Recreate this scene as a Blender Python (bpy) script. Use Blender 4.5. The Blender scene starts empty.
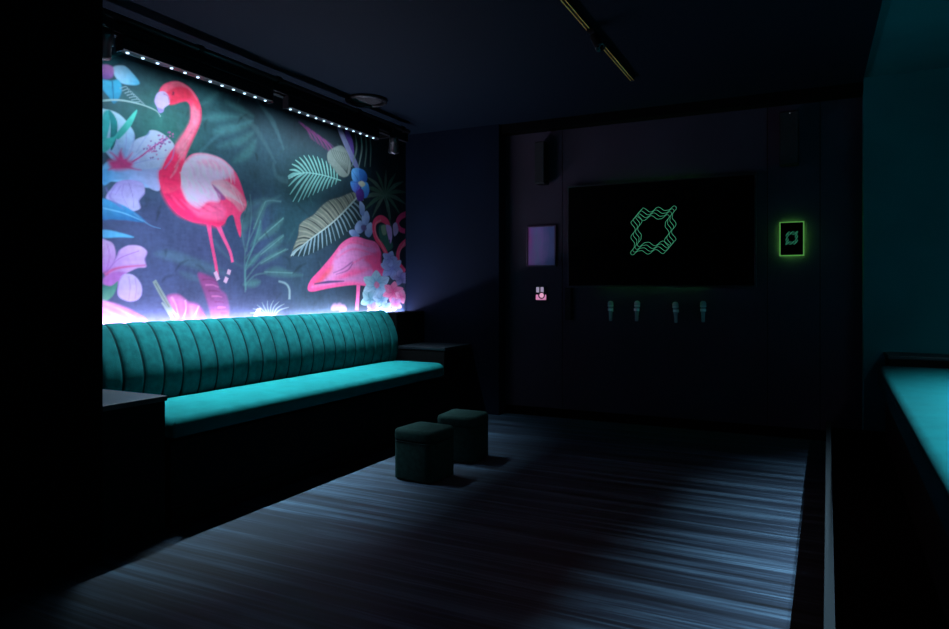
import bpy, bmesh, math, random
import numpy as np
from mathutils import Vector, Matrix
random.seed(7)
S = bpy.context.scene
COL = S.collection
PI = math.pi

# ------------------------------------------------------------------ helpers
def lin(h):
    h = h.lstrip('#'); out = []
    for i in (0, 2, 4):
        v = int(h[i:i+2], 16)/255
        out.append(v/12.92 if v <= .04045 else ((v+.055)/1.055)**2.4)
    return tuple(out)

def mat(name, col, rough=.5, metal=0, sheen=0, emit=None, es=0, spec=.5, noise=None, bump=None, coat=0):
    m = bpy.data.materials.new(name); m.use_nodes = True
    nt = m.node_tree; b = nt.nodes['Principled BSDF']
    b.inputs['Base Color'].default_value = (*col, 1)
    b.inputs['Roughness'].default_value = rough
    b.inputs['Metallic'].default_value = metal
    b.inputs['Specular IOR Level'].default_value = spec
    b.inputs['Sheen Weight'].default_value = sheen
    b.inputs['Coat Weight'].default_value = coat
    if sheen:
        b.inputs['Sheen Tint'].default_value = (*[min(1, c*2+.1) for c in col], 1)
        b.inputs['Sheen Roughness'].default_value = .4
    if emit:
        b.inputs['Emission Color'].default_value = (*emit, 1)
        b.inputs['Emission Strength'].default_value = es
    if noise:                       # (scale, amount): mottled tone of the material itself
        tc = nt.nodes.new('ShaderNodeTexCoord'); n = nt.nodes.new('ShaderNodeTexNoise')
        n.inputs['Scale'].default_value = noise[0]; n.inputs['Detail'].default_value = 5
        nt.links.new(tc.outputs['Object'], n.inputs['Vector'])
        r = nt.nodes.new('ShaderNodeValToRGB')
        a = noise[1]
        r.color_ramp.elements[0].position = .3; r.color_ramp.elements[1].position = .7
        r.color_ramp.elements[0].color = (*[c*(1-a) for c in col], 1)
        r.color_ramp.elements[1].color = (*[min(1, c*(1+a)) for c in col], 1)
        nt.links.new(n.outputs['Fac'], r.inputs['Fac']); nt.links.new(r.outputs['Color'], b.inputs['Base Color'])
    if bump:
        tc = nt.nodes.new('ShaderNodeTexCoord'); n = nt.nodes.new('ShaderNodeTexNoise')
        n.inputs['Scale'].default_value = bump[0]; n.inputs['Detail'].default_value = 4
        nt.links.new(tc.outputs['Object'], n.inputs['Vector'])
        bp = nt.nodes.new('ShaderNodeBump'); bp.inputs['Strength'].default_value = bump[1]; bp.inputs['Distance'].default_value = .01
        nt.links.new(n.outputs['Fac'], bp.inputs['Height']); nt.links.new(bp.outputs['Normal'], b.inputs['Normal'])
    return m

def tag(o, label=None, cat=None, group=None, kind=None):
    if label: o['label'] = label
    if cat: o['category'] = cat
    if group: o['group'] = group
    if kind: o['kind'] = kind
    return o

def empty(name, loc, label, cat, group=None, rz=0):
    o = bpy.data.objects.new(name, None); COL.objects.link(o)
    o.location = loc; o.rotation_euler = (0, 0, rz); o.empty_display_size = .1
    return tag(o, label, cat, group)

def obj(name, bm, m, parent=None, smooth=False, loc=(0, 0, 0), rot=(0, 0, 0)):
    me = bpy.data.meshes.new(name)
    bmesh.ops.recalc_face_normals(bm, faces=bm.faces)
    bm.to_mesh(me); bm.free()
    for mm in (m if isinstance(m, (list, tuple)) else [m]): me.materials.append(mm)
    if smooth:
        me.polygons.foreach_set('use_smooth', [True]*len(me.polygons))
    o = bpy.data.objects.new(name, me); COL.objects.link(o)
    o.location = loc; o.rotation_euler = rot
    if parent: o.parent = parent
    return o

def box(bm, x0, x1, y0, y1, z0, z1, bev=0, seg=2, mi=0, M=None):
    t = bmesh.new()
    bmesh.ops.create_cube(t, size=1)
    for v in t.verts:
        v.co = Vector(((x0+x1)/2+v.co.x*(x1-x0), (y0+y1)/2+v.co.y*(y1-y0), (z0+z1)/2+v.co.z*(z1-z0)))
    if bev: bmesh.ops.bevel(t, geom=list(t.edges), offset=bev, segments=seg, profile=.5, affect='EDGES')
    merge(bm, t, mi, M)

def merge(bm, t, mi=0, M=None):
    if M is not None: bmesh.ops.transform(t, matrix=M, verts=t.verts)
    for f in t.faces: f.material_index = mi
    me = bpy.data.meshes.new('tmp'); t.to_mesh(me); t.free()
    bm.from_mesh(me); bpy.data.meshes.remove(me)

def bx(*a, **k):
    bm = bmesh.new(); box(bm, *a, **k); return bm

def lathe(bm, prof, seg=28, M=None, mi=0):
    """prof: (radius, z) along the local Z axis"""
    t = bmesh.new(); rings = []
    for r, z in prof:
        if r < 1e-5: rings.append([t.verts.new((0, 0, z))])
        else: rings.append([t.verts.new((r*math.cos(2*PI*k/seg), r*math.sin(2*PI*k/seg), z)) for k in range(seg)])
    for a, b in zip(rings, rings[1:]):
        for k in range(seg):
            k2 = (k+1) % seg
            if len(a) == 1 and len(b) > 1: t.faces.new((a[0], b[k], b[k2]))
            elif len(b) == 1 and len(a) > 1: t.faces.new((a[k], b[0], a[k2]))
            elif len(a) > 1: t.faces.new((a[k], b[k], b[k2], a[k2]))
    if len(rings[0]) > 1: t.faces.new(rings[0])
    if len(rings[-1]) > 1: t.faces.new(rings[-1])
    merge(bm, t, mi, M)

def tube(bm, pts, r, seg=8, closed=False, mi=0):
    pts = [Vector(p) for p in pts]; n = len(pts); rings = []
    t = bmesh.new(); up = None
    for i, p in enumerate(pts):
        a = pts[i-1] if (closed or i > 0) else pts[0]
        b = pts[(i+1) % n] if (closed or i < n-1) else pts[-1]
        d = (b-a).normalized()
        if up is None:
            up = Vector((0, 0, 1)) if abs(d.z) < .9 else Vector((0, 1, 0))
        u = d.cross(up).normalized(); up = u.cross(d).normalized()
        rings.append([t.verts.new(p+r*(math.cos(2*PI*k/seg)*u+math.sin(2*PI*k/seg)*up)) for k in range(seg)])
    for i in range(n if closed else n-1):
        a, b = rings[i], rings[(i+1) % n]
        for k in range(seg): t.faces.new((a[k], a[(k+1) % seg], b[(k+1) % seg], b[k]))
    if not closed: t.faces.new(rings[0]); t.faces.new(rings[-1])
    merge(bm, t, mi)

def rrect(x0, x1, y0, y1, r, n=8, q=None):
    out = []; q = r if q is None else q        # q: its own radius for the corners at y0
    for cx, cy, a0, r in ((x1-r, y1-r, 0, r), (x0+r, y1-r, 90, r), (x0+q, y0+q, 180, q), (x1-q, y0+q, 270, q)):
        for k in range(n+1):
            a = math.radians(a0+90*k/n); out.append((cx+r*math.cos(a), cy+r*math.sin(a)))
    return out

def cushion(bm, x0, x1, y0, y1, z0, z1, re, rp, dome=0, n=7, mi=0, rq=None):
    """upholstered pad: rounded corners in plan (rp), rounded rim (re), slightly domed top"""
    t = bmesh.new(); loops = []
    def loop(inset, z):
        r = max(rp-inset, .004); q = r if rq is None else max(rq-inset, .004)
        return [t.verts.new((x, y, z)) for x, y in rrect(x0+inset, x1-inset, y0+inset, y1-inset, r, 8, q)]
    rb = re*.5
    for k in range(4):
        a = PI/2*k/3; loops.append(loop(rb*(1-math.sin(a)), z0+rb*(1-math.cos(a))))
    for k in range(n+1):
        a = PI/2*k/n; loops.append(loop(re*(1-math.cos(a)), z1-re+re*math.sin(a)))
    half = min(x1-x0, y1-y0)/2
    for k in range(1, 7):
        q = k/7; loops.append(loop(re+(half-re)*q*.98, z1+dome*(1-(1-q)**2)))
    for a, b in zip(loops, loops[1:]):
        m = len(a)
        for k in range(m): t.faces.new((a[k], a[(k+1) % m], b[(k+1) % m], b[k]))
    t.faces.new(loops[0]); t.faces.new(loops[-1])
    merge(bm, t, mi)

def area(name, loc, rot, sx, sy, power, col, spread=180):
    l = bpy.data.lights.new(name, 'AREA'); l.shape = 'RECTANGLE'; l.size = sx; l.size_y = sy
    l.energy = power; l.color = col; l.spread = math.radians(spread)
    o = bpy.data.objects.new(name, l); COL.objects.link(o); o.location = loc; o.rotation_euler = rot
    return o

def spot(name, loc, target, power, col, ang, blend=.6, rad=.02):
    l = bpy.data.lights.new(name, 'SPOT'); l.energy = power; l.color = col
    l.spot_size = math.radians(ang); l.spot_blend = blend; l.shadow_soft_size = rad
    o = bpy.data.objects.new(name, l); COL.objects.link(o); o.location = loc
    o.rotation_euler = (Vector(target)-Vector(loc)).to_track_quat('-Z', 'Y').to_euler()
    return o

def aim(d):
    return Vector(d).to_track_quat('Z', 'Y').to_matrix().to_4x4()

# ------------------------------------------------------------------ materials
M_ceil = mat('ceiling_paint', (.0016, .0060, .0125), .8, spec=.1)
M_navy = mat('navy_paint', (.0020, .0055, .0140), .7, noise=(3, .12), spec=.08)
M_black = mat('black_paint', (.0015, .0015, .002), .85, spec=.05)
M_back = mat('plum_paint', (.034, .024, .040), .7, noise=(2, .15), spec=.2)
M_teal = mat('teal_paint', (.002, .120, .132), .8, noise=(2, .1), spec=.2)
M_joint = mat('joint_shadow_gap', (.002, .002, .003), .8, spec=.1)
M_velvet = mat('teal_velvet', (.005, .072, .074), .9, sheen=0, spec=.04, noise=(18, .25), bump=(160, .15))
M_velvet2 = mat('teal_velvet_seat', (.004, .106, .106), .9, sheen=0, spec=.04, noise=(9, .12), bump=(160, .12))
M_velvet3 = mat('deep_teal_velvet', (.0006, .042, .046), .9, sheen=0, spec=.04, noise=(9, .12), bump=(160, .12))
M_seam = mat('dark_seam_thread', (.001, .018, .02), .9, spec=.1)
M_pouf = mat('dark_green_velvet', (.011, .030, .027), .9, sheen=0, spec=.05, noise=(30, .25), bump=(160, .15))
M_pouf_piping = mat('dark_green_piping', (.006, .02, .019), .8, spec=.2)
M_base = mat('black_laminate', (.002, .0022, .0025), .7, spec=.1)
M_table = mat('charcoal_table_top', (.010, .014, .020), .4)
M_metal = mat('black_metal', (.012, .012, .014), .4, .6)
M_metal2 = mat('worn_black_metal', (.05, .05, .055), .35, .8)
M_track_glint = mat('painted_glint', (1.0, .62, .16), .35, .2)  # yellow colour stands in for light reflected off the track edges
M_steel = mat('chrome', (.9, .9, .92), .4, .1)
M_alu = mat('aluminium_nosing', (.008, .012, .015), .8, 0, spec=.08)
M_plastic = mat('black_plastic', (.005, .005, .006), .5, spec=.2)
M_grille = mat('speaker_cloth', (.012, .012, .014), .9, bump=(400, .5))
M_screen = mat('black_glass', (.002, .002, .002), .12, spec=.25)
M_logo = mat('green_screen_light', (0, 0, 0), .5, emit=(.07, .40, .22), es=.45)
M_logo2 = mat('green_panel_light', (0, 0, 0), .5, emit=(.04, .30, .17), es=.55)
M_halo = mat('green_backlight', (0, 0, 0), .5, emit=(.10, .55, .06), es=60)
M_rim = mat('green_rim_light', (0, 0, 0), .5, emit=(.07, .22, .05), es=1.0)
M_led = mat('led_lens', (.8, .9, 1), .3, emit=(.52, .80, 1.0), es=1.7)
M_strip = mat('led_strip_light', (.8, .8, .9), .4, emit=(.75, .70, 1.0), es=3)
M_blue = mat('blue_lens', (.02, .05, .2), .1, emit=(.03, .12, .5), es=.5)
M_glass = mat('lamp_glass', (.02, .02, .03), .1, coat=.5)

def floor_mat():
    m = bpy.data.materials.new('dark_plank_floor'); m.use_nodes = True; nt = m.node_tree; N = nt.nodes; L = nt.links
    b = N['Principled BSDF']
    tc = N.new('ShaderNodeTexCoord')
    def noise(sx, sy, sc, det=4, seed=0):
        mp = N.new('ShaderNodeMapping'); mp.inputs['Scale'].default_value = (sx, sy, 1); mp.inputs['Location'].default_value = (seed, seed*1.7, 0)
        L.new(tc.outputs['Object'], mp.inputs['Vector'])
        n = N.new('ShaderNodeTexNoise'); n.inputs['Scale'].default_value = sc; n.inputs['Detail'].default_value = det; n.inputs['Roughness'].default_value = .6
        L.new(mp.outputs['Vector'], n.inputs['Vector']); return n.outputs['Fac']
    g1 = noise(.35, 9, 1.3, 4, 3); g2 = noise(.7, 40, 1.2, 3, 11)
    # planks run along X, boards 0.19 m wide
    mp = N.new('ShaderNodeMapping'); L.new(tc.outputs['Object'], mp.inputs['Vector'])
    br = N.new('ShaderNodeTexBrick'); br.inputs['Scale'].default_value = 1; br.inputs['Brick Width'].default_value = 1.6; br.inputs['Row Height'].default_value = .19
    br.inputs['Mortar Size'].default_value = 0; br.inputs['Color1'].default_value = (.45, .45, .45, 1); br.inputs['Color2'].default_value = (.75, .75, .75, 1); br.inputs['Mortar'].default_value = (.2, .2, .2, 1)
    br.inputs['Bias'].default_value = 0
    L.new(mp.outputs['Vector'], br.inputs['Vector'])
    mx = N.new('ShaderNodeMath'); mx.operation = 'MULTIPLY_ADD'; L.new(g1, mx.inputs[0]); mx.inputs[1].default_value = .65; mx.inputs[2].default_value = .02
    mx2 = N.new('ShaderNodeMath'); mx2.operation = 'MULTIPLY_ADD'; L.new(g2, mx2.inputs[0]); mx2.inputs[1].default_value = .38; L.new(mx.outputs[0], mx2.inputs[2])
    rp = N.new('ShaderNodeValToRGB'); e = rp.color_ramp.elements
    e[0].position = .40; e[0].color = (.003, .005, .008, 1); e[1].position = .68; e[1].color = (.068, .126, .190, 1)
    x = e.new(.53); x.color = (.016, .027, .047, 1)
    L.new(mx2.outputs[0], rp.inputs['Fac'])
    mul = N.new('ShaderNodeMix'); mul.data_type = 'RGBA'; mul.blend_type = 'MULTIPLY'; mul.inputs[0].default_value = .55
    L.new(rp.outputs['Color'], mul.inputs[6]); L.new(br.outputs['Color'], mul.inputs[7])
    L.new(mul.outputs[2], b.inputs['Base Color'])
    b.inputs['Roughness'].default_value = .5; b.inputs['Specular IOR Level'].default_value = .3
    bp = N.new('ShaderNodeBump'); bp.inputs['Strength'].default_value = .15; bp.inputs['Distance'].default_value = .004
    L.new(mx2.outputs[0], bp.inputs['Height']); L.new(bp.outputs['Normal'], b.inputs['Normal'])
    return m
M_floor = floor_mat()

# ------------------------------------------------------------------ room shell
def struct(name, bm, m): return tag(obj(name, bm, m), kind='structure')
struct('floor', bx(-4.2, 2.1, -1.6, 6.8, -.1, 0), M_floor)
struct('ceiling', bx(-4.2, .375, -1.6, 6.8, 3.02, 3.2), M_ceil)
struct('ceiling_alcove', bx(.3752, 2.1, -1.6, 6.8, 3.045, 3.2), M_teal)
struct('wall_left', bx(-4.2, -3.05, -1.6, 2.13, 0, 3.02), M_black)
struct('wall_alcove', bx(-4.2, -4.06, 2.13, 6.43, 0, 3.02), M_navy)
struct('wall_back_left', bx(-4.2, -2.91, 6.43, 6.8, 0, 3.02), M_navy)
struct('wall_back_right', bx(.38, 2.1, 6.43, 6.8, 0, 3.045), M_teal)
struct('wall_right', bx(1.97, 2.1, -1.6, 6.43, 0, 3.045), M_teal)
struct('wall_front', bx(-3.05, 1.97, -1.75, -1.6, 0, 3.02), M_black)
bm = bmesh.new()
for a, b in ((-2.91, -2.28), (-2.274, -.36), (-.354, .06), (.066, .38)): box(bm, a, b, 6.60, 6.8, 0, 3.02)
box(bm, -2.91, .38, 6.606, 6.8, 0, 3.02, mi=1)
struct('wall_back', bm, [M_back, M_joint])
struct('trim_1', bx(-2.90, .375, 6.46, 6.599, 2.93, 3.019), M_black)
struct('baseboard_back', bx(-2.905, .375, 6.585, 6.60, 0, .09), M_black)
# boxed ledge behind the banquette carrying the light strip
bm = bmesh.new()
box(bm, -4.040, -3.955, 2.135, 6.425, 0, 1.035)
box(bm, -3.968, -3.955, 2.135, 6.425, 1.035, 1.065, .003)
box(bm, -3.955, -3.80, 5.87, 6.425, .74, 1.07, .01)
struct('trim_2', bm, M_base)
# raised step under the bench on the other side, with a metal nosing
bm = bmesh.new()
def skew(bm):
    for v in bm.verts:
        if v.co.x < 1: v.co.x += (v.co.y-4.25)*.0185
    return bm
box(bm, .070, 1.965, .2, 6.425, 0, .149)
struct('trim_3', skew(bm), M_black)
nose = bmesh.new(); box(nose, .066, .100, .2, 6.425, .150, .205, .002)
struct('trim_4', skew(nose), M_alu)

# ------------------------------------------------------------------ the printed mural
ART=[
["s",[[3.991,1.964],[4.257,2.039],[4.448,2.054]],[0.021,0.0525,0.0105],"#45656a",0.45,0.018,1],
["s",[[4.048,1.781],[4.166,1.94],[4.448,2.107]],[0.021,0.0525,0.0105],"#45656a",0.45,0.018,1],
["s",[[4.351,2.367],[4.399,2.261],[4.548,2.236],[4.794,2.296]],[0.021,0.0525,0.0105],"#45656a",0.45,0.018,1],
["s",[[3.991,2.691],[4.166,2.599],[4.383,2.372]],[0.021,0.0525,0.0105],"#45656a",0.45,0.018,1],
["s",[[4.166,2.841],[4.351,2.706],[4.481,2.504]],[0.021,0.0525,0.0105],"#45656a",0.45,0.018,1],
["s",[[4.041,1.284],[4.041,1.607],[4.145,1.805],[4.252,2.021],[4.448,2.053]],[0.0126,0.0105],"#5d7a80",0.6,0.009,1],
["s",[[4.041,1.607],[3.991,1.793]],[0.0126,0.0105],"#5d7a80",0.6,0.009,1],
["s",[[4.041,1.55],[4.198,1.712],[4.477,1.914]],[0.0126,0.0105],"#5d7a80",0.6,0.009,1],
["s",[[4.041,1.455],[4.211,1.615],[4.477,1.771]],[0.0126,0.0105],"#5d7a80",0.6,0.009,1],
["s",[[4.041,1.379],[4.224,1.538],[4.536,1.652]],[0.0126,0.0105],"#5d7a80",0.6,0.009,1],
["s",[[4.054,1.607],[4.105,1.879],[4.092,2.069]],[0.0126,0.0105],"#5d7a80",0.6,0.009,1],
["s",[[4.041,1.341],[4.145,1.419],[4.279,1.441]],[0.0126,0.0105],"#5d7a80",0.6,0.009,1],
["p",[[4.184,1.711],[4.279,1.806],[4.477,1.914],[4.391,1.795],[4.279,1.737]],"#4d7470",0.5,0.027,1],
["s",[[4.184,1.711],[4.477,1.914]],[0.0063,0.0032],"#7fa39c",0.5,0.009,1],
["p",[[4.211,1.592],[4.32,1.691],[4.477,1.761],[4.419,1.676],[4.307,1.62]],"#4d7470",0.5,0.027,1],
["s",[[4.211,1.592],[4.477,1.761]],[0.0063,0.0032],"#7fa39c",0.5,0.009,1],
["p",[[4.211,1.518],[4.334,1.612],[4.507,1.651],[4.391,1.574],[4.279,1.53]],"#4d7470",0.5,0.027,1],
["s",[[4.211,1.518],[4.507,1.651]],[0.0063,0.0032],"#7fa39c",0.5,0.009,1],
["p",[[4.131,1.795],[4.171,1.924],[4.265,2.032],[4.238,1.911],[4.184,1.828]],"#4d7470",0.5,0.027,1],
["s",[[4.131,1.795],[4.265,2.032]],[0.0063,0.0032],"#7fa39c",0.5,0.009,1],
["p",[[4.252,1.45],[4.391,1.494],[4.596,1.448],[4.72,1.43],[4.477,1.415],[4.307,1.422]],"#4d7470",0.5,0.027,1],
["s",[[4.252,1.45],[4.596,1.448]],[0.0063,0.0032],"#7fa39c",0.5,0.009,1],
["p",[[3.991,1.793],[4.041,1.911],[4.067,2.009],[4.092,1.897],[4.041,1.778]],"#4d7470",0.5,0.027,1],
["s",[[3.991,1.793],[4.067,2.009]],[0.0063,0.0032],"#7fa39c",0.5,0.009,1],
["p",[[3.712,2.491],[3.861,2.581],[4.101,2.664],[4.019,2.575],[3.811,2.488]],"#4f8484",0.42,0.0315,1],
["p",[[3.616,2.679],[3.712,2.779],[3.761,2.801],[3.688,2.696]],"#4f8484",0.42,0.0315,1],
["p",[[3.761,2.385],[3.913,2.473],[4.129,2.578],[4.019,2.454]],"#4f8484",0.42,0.0315,1],
["p",[[3.616,2.566],[3.761,2.646],[4.019,2.676],[3.811,2.6]],"#4f8484",0.42,0.0315,1],
["p",[[3.836,2.752],[3.992,2.751],[4.129,2.701],[3.965,2.704]],"#4f8484",0.42,0.0315,1],
["p",[[3.913,2.295],[4.046,2.439],[4.157,2.522],[4.101,2.367]],"#4f8484",0.42,0.0315,1],
["s",[[3.593,2.316],[3.811,2.512],[4.129,2.671]],[0.0105,0.021,0.0105],"#456f78",0.6,0.018,1],
["p",[[3.203,1.547],[3.37,1.573],[3.688,1.494],[3.861,1.421],[3.616,1.444],[3.37,1.501]],"#54707e",0.42,0.027,1],
["p",[[3.965,1.904],[4.129,2.003],[4.208,2.012],[4.019,1.869],[3.992,1.786]],"#54707e",0.42,0.027,1],
["p",[[3.992,1.867],[4.046,1.79],[4.032,1.648],[3.979,1.765]],"#54707e",0.42,0.027,1],
["p",[[3.712,1.687],[3.811,1.576],[4.019,1.485],[3.913,1.522]],"#54707e",0.42,0.027,1],
["p",[[3.413,1.43],[3.524,1.414],[3.593,1.369],[3.479,1.386]],"#54707e",0.42,0.027,1],
["s",[[4.046,1.303],[4.046,1.486],[4.129,1.653],[4.208,1.866]],[0.0158,0.0105],"#5b8a88",0.7,0.009,1],
["p",[[4.101,1.651],[4.157,1.758],[4.208,1.866],[4.208,1.741]],"#588a82",0.45,0.0225,1],
["p",[[4.046,1.486],[4.129,1.571],[4.208,1.595],[4.129,1.509]],"#588a82",0.45,0.0225,1],
["p",[[4.019,1.344],[4.129,1.386],[4.208,1.366],[4.129,1.324]],"#588a82",0.45,0.0225,1],
["s",[[4.243,1.997],[4.239,2.083],[4.234,2.144]],[0.0042,0.0231,0.0032],"#2f4a4a",0.2569706093922116,0.0144,1],
["s",[[5.435,2.307],[5.367,2.368],[5.306,2.4]],[0.0042,0.0231,0.0032],"#121f26",0.22720116124755182,0.0144,1],
["s",[[5.458,1.85],[5.541,1.885],[5.564,1.885]],[0.0042,0.0231,0.0032],"#0f1a1e",0.42167476404211524,0.0144,1],
["s",[[4.862,1.943],[4.749,1.998],[4.688,2.03]],[0.0042,0.0231,0.0032],"#121f26",0.37988542548585513,0.0144,1],
["s",[[5.332,2.604],[5.256,2.659],[5.212,2.69]],[0.0042,0.0231,0.0032],"#3c5a5c",0.3499319456620375,0.0144,1],
["s",[[4.905,2.272],[4.997,2.32],[5.033,2.333]],[0.0042,0.0231,0.0032],"#0e181c",0.4123428864493849,0.0144,1],
["s",[[3.876,2.507],[3.847,2.536],[3.797,2.537]],[0.0042,0.0231,0.0032],"#4a6668",0.2323409315494827,0.0144,1],
["s",[[3.815,2.763],[3.817,2.793],[3.842,2.806]],[0.0042,0.0231,0.0032],"#0e181c",0.34099618280409993,0.0144,1],
["s",[[6.223,2.597],[6.266,2.651],[6.266,2.666]],[0.0042,0.0231,0.0032],"#3c5a5c",0.30106785093354627,0.0144,1],
["s",[[3.865,2.861],[3.897,2.909],[3.96,2.943]],[0.0042,0.0231,0.0032],"#0f1a1e",0.23031389268701152,0.0144,1],
["s",[[3.295,1.535],[3.298,1.572],[3.305,1.587]],[0.0042,0.0231,0.0032],"#121f26",0.4955844217506667,0.0144,1],
["s",[[5.299,2.406],[5.313,2.472],[5.266,2.499]],[0.0042,0.0231,0.0032],"#0e181c",0.2809384931571795,0.0144,1],
["s",[[6.177,1.648],[6.229,1.702],[6.329,1.727]],[0.0042,0.0231,0.0032],"#4a6668",0.4987507161223372,0.0144,1],
["s",[[4.7,2.016],[4.667,2.044],[4.639,2.046]],[0.0042,0.0231,0.0032],"#0e181c",0.431806906931847,0.0144,1],
["s",[[3.91,2.402],[3.885,2.425],[3.853,2.422]],[0.0042,0.0231,0.0032],"#121f26",0.20465272203374768,0.0144,1],
["s",[[4.013,1.865],[4.036,1.906],[4.031,1.92]],[0.0042,0.0231,0.0032],"#121f26",0.4599577003406667,0.0144,1],
["s",[[3.559,2.561],[3.6,2.635],[3.661,2.692]],[0.0042,0.0231,0.0032],"#121f26",0.24754271300008382,0.0144,1],
["s",[[4.79,2.07],[4.769,2.145],[4.75,2.193]],[0.0042,0.0231,0.0032],"#0e181c",0.32643716718420734,0.0144,1],
["s",[[3.386,2.698],[3.356,2.759],[3.312,2.795]],[0.0042,0.0231,0.0032],"#3c5a5c",0.3262445907824885,0.0144,1],
["s",[[5.866,2.332],[5.997,2.408],[6.059,2.444]],[0.0042,0.0231,0.0032],"#121f26",0.2685189011975376,0.0144,1],
["s",[[4.563,1.488],[4.548,1.555],[4.492,1.594]],[0.0042,0.0231,0.0032],"#121f26",0.42469553355107037,0.0144,1],
["s",[[3.314,2.117],[3.275,2.141],[3.25,2.145]],[0.0042,0.0231,0.0032],"#2f4a4a",0.3716508268707956,0.0144,1],
["s",[[3.446,2.214],[3.518,2.276],[3.581,2.315]],[0.0042,0.0231,0.0032],"#0f1a1e",0.356581690723688,0.0144,1],
["s",[[6.061,2.131],[6.046,2.241],[6.052,2.321]],[0.0042,0.0231,0.0032],"#3c5a5c",0.48883130408870096,0.0144,1],
["s",[[3.217,1.77],[3.235,1.818],[3.264,1.847]],[0.0042,0.0231,0.0032],"#0e181c",0.22257887002771518,0.0144,1],
["s",[[4.522,1.7],[4.585,1.786],[4.629,1.845]],[0.0042,0.0231,0.0032],"#3c5a5c",0.3055502289941761,0.0144,1],
["s",[[4.985,1.404],[4.984,1.497],[4.95,1.56]],[0.0042,0.0231,0.0032],"#4a6668",0.37184224951535283,0.0144,1],
["s",[[4.777,2.398],[4.776,2.468],[4.821,2.52]],[0.0042,0.0231,0.0032],"#0f1a1e",0.23467410279807938,0.0144,1],
["s",[[3.733,2.174],[3.782,2.216],[3.817,2.234]],[0.0042,0.0231,0.0032],"#4a6668",0.3321567486136159,0.0144,1],
["s",[[5.577,3.169],[5.476,3.209],[5.365,3.215]],[0.0042,0.0231,0.0032],"#4a6668",0.20668719909389682,0.0144,1],
["s",[[6.111,3.233],[6.163,3.343],[6.217,3.423]],[0.0042,0.0231,0.0032],"#0e181c",0.3103854052000477,0.0144,1],
["s",[[3.471,1.83],[3.495,1.883],[3.53,1.914]],[0.0042,0.0231,0.0032],"#4a6668",0.34949331259368416,0.0144,1],
["s",[[3.695,2.187],[3.72,2.233],[3.722,2.252]],[0.0042,0.0231,0.0032],"#121f26",0.4640806754250585,0.0144,1],
["s",[[4.055,1.936],[4.018,1.973],[3.981,1.986]],[0.0042,0.0231,0.0032],"#0e181c",0.41336532845528207,0.0144,1],
["s",[[6.076,2.85],[6.052,2.9],[6.063,2.925]],[0.0042,0.0231,0.0032],"#121f26",0.44926884266879735,0.0144,1],
["s",[[4.05,2.044],[4.101,2.115],[4.122,2.159]],[0.0042,0.0231,0.0032],"#2f4a4a",0.33574320149499076,0.0144,1],
["s",[[3.325,2.693],[3.275,2.731],[3.212,2.744]],[0.0042,0.0231,0.0032],"#2f4a4a",0.3062644145839595,0.0144,1],
["s",[[4.859,2.058],[4.826,2.13],[4.827,2.178]],[0.0042,0.0231,0.0032],"#3c5a5c",0.2712227026654503,0.0144,1],
["s",[[3.466,2.706],[3.466,2.766],[3.456,2.802]],[0.0042,0.0231,0.0032],"#0f1a1e",0.3919747512207588,0.0144,1],
["s",[[4.013,2.794],[4.034,2.835],[4.076,2.858]],[0.0042,0.0231,0.0032],"#0f1a1e",0.20323000048484868,0.0144,1],
["s",[[4.3,1.728],[4.271,1.766],[4.257,1.781]],[0.0042,0.0231,0.0032],"#0f1a1e",0.4840456385621941,0.0144,1],
["s",[[4.383,1.222],[4.428,1.256],[4.454,1.266]],[0.0042,0.0231,0.0032],"#121f26",0.22616289796787997,0.0144,1],
["s",[[5.994,1.824],[5.998,1.876],[5.983,1.895]],[0.0042,0.0231,0.0032],"#0e181c",0.313040830679267,0.0144,1],
["s",[[4.593,1.439],[4.678,1.501],[4.768,1.538]],[0.0042,0.0231,0.0032],"#0f1a1e",0.4947001543750488,0.0144,1],
["s",[[3.376,1.433],[3.418,1.485],[3.488,1.517]],[0.0042,0.0231,0.0032],"#121f26",0.4699951210399476,0.0144,1],
["s",[[6.224,1.244],[6.285,1.318],[6.377,1.359]],[0.0042,0.0231,0.0032],"#0f1a1e",0.4567350387923003,0.0144,1],
["s",[[3.961,2.772],[3.98,2.833],[3.976,2.864]],[0.0042,0.0231,0.0032],"#4a6668",0.47592742449434927,0.0144,1],
["s",[[3.641,1.438],[3.597,1.474],[3.551,1.487]],[0.0042,0.0231,0.0032],"#0f1a1e",0.43637177478374667,0.0144,1],
["s",[[3.465,2.548],[3.503,2.608],[3.518,2.64]],[0.0042,0.0231,0.0032],"#0f1a1e",0.33204896959456964,0.0144,1],
["s",[[5.755,2.124],[5.82,2.212],[5.895,2.272]],[0.0042,0.0231,0.0032],"#2f4a4a",0.2870509032111459,0.0144,1],
["s",[[5.144,1.937],[5.213,2.004],[5.276,2.041]],[0.0042,0.0231,0.0032],"#3c5a5c",0.40138959671828967,0.0144,1],
["s",[[6.099,1.492],[6.023,1.573],[6.003,1.624]],[0.0042,0.0231,0.0032],"#2f4a4a",0.357267783447271,0.0144,1],
["s",[[4.607,2.71],[4.615,2.779],[4.612,2.82]],[0.0042,0.0231,0.0032],"#0e181c",0.36149640150980245,0.0144,1],
["s",[[3.262,1.354],[3.298,1.39],[3.359,1.406]],[0.0042,0.0231,0.0032],"#0e181c",0.40729602836095813,0.0144,1],
["s",[[3.307,1.925],[3.362,1.965],[3.39,1.981]],[0.0042,0.0231,0.0032],"#3c5a5c",0.27388323874733184,0.0144,1],
["s",[[4.361,2.408],[4.467,2.49],[4.534,2.54]],[0.0042,0.0231,0.0032],"#2f4a4a",0.29516439387637444,0.0144,1],
["s",[[3.579,1.831],[3.535,1.89],[3.472,1.923]],[0.0042,0.0231,0.0032],"#0e181c",0.2106874567138551,0.0144,1],
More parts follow.
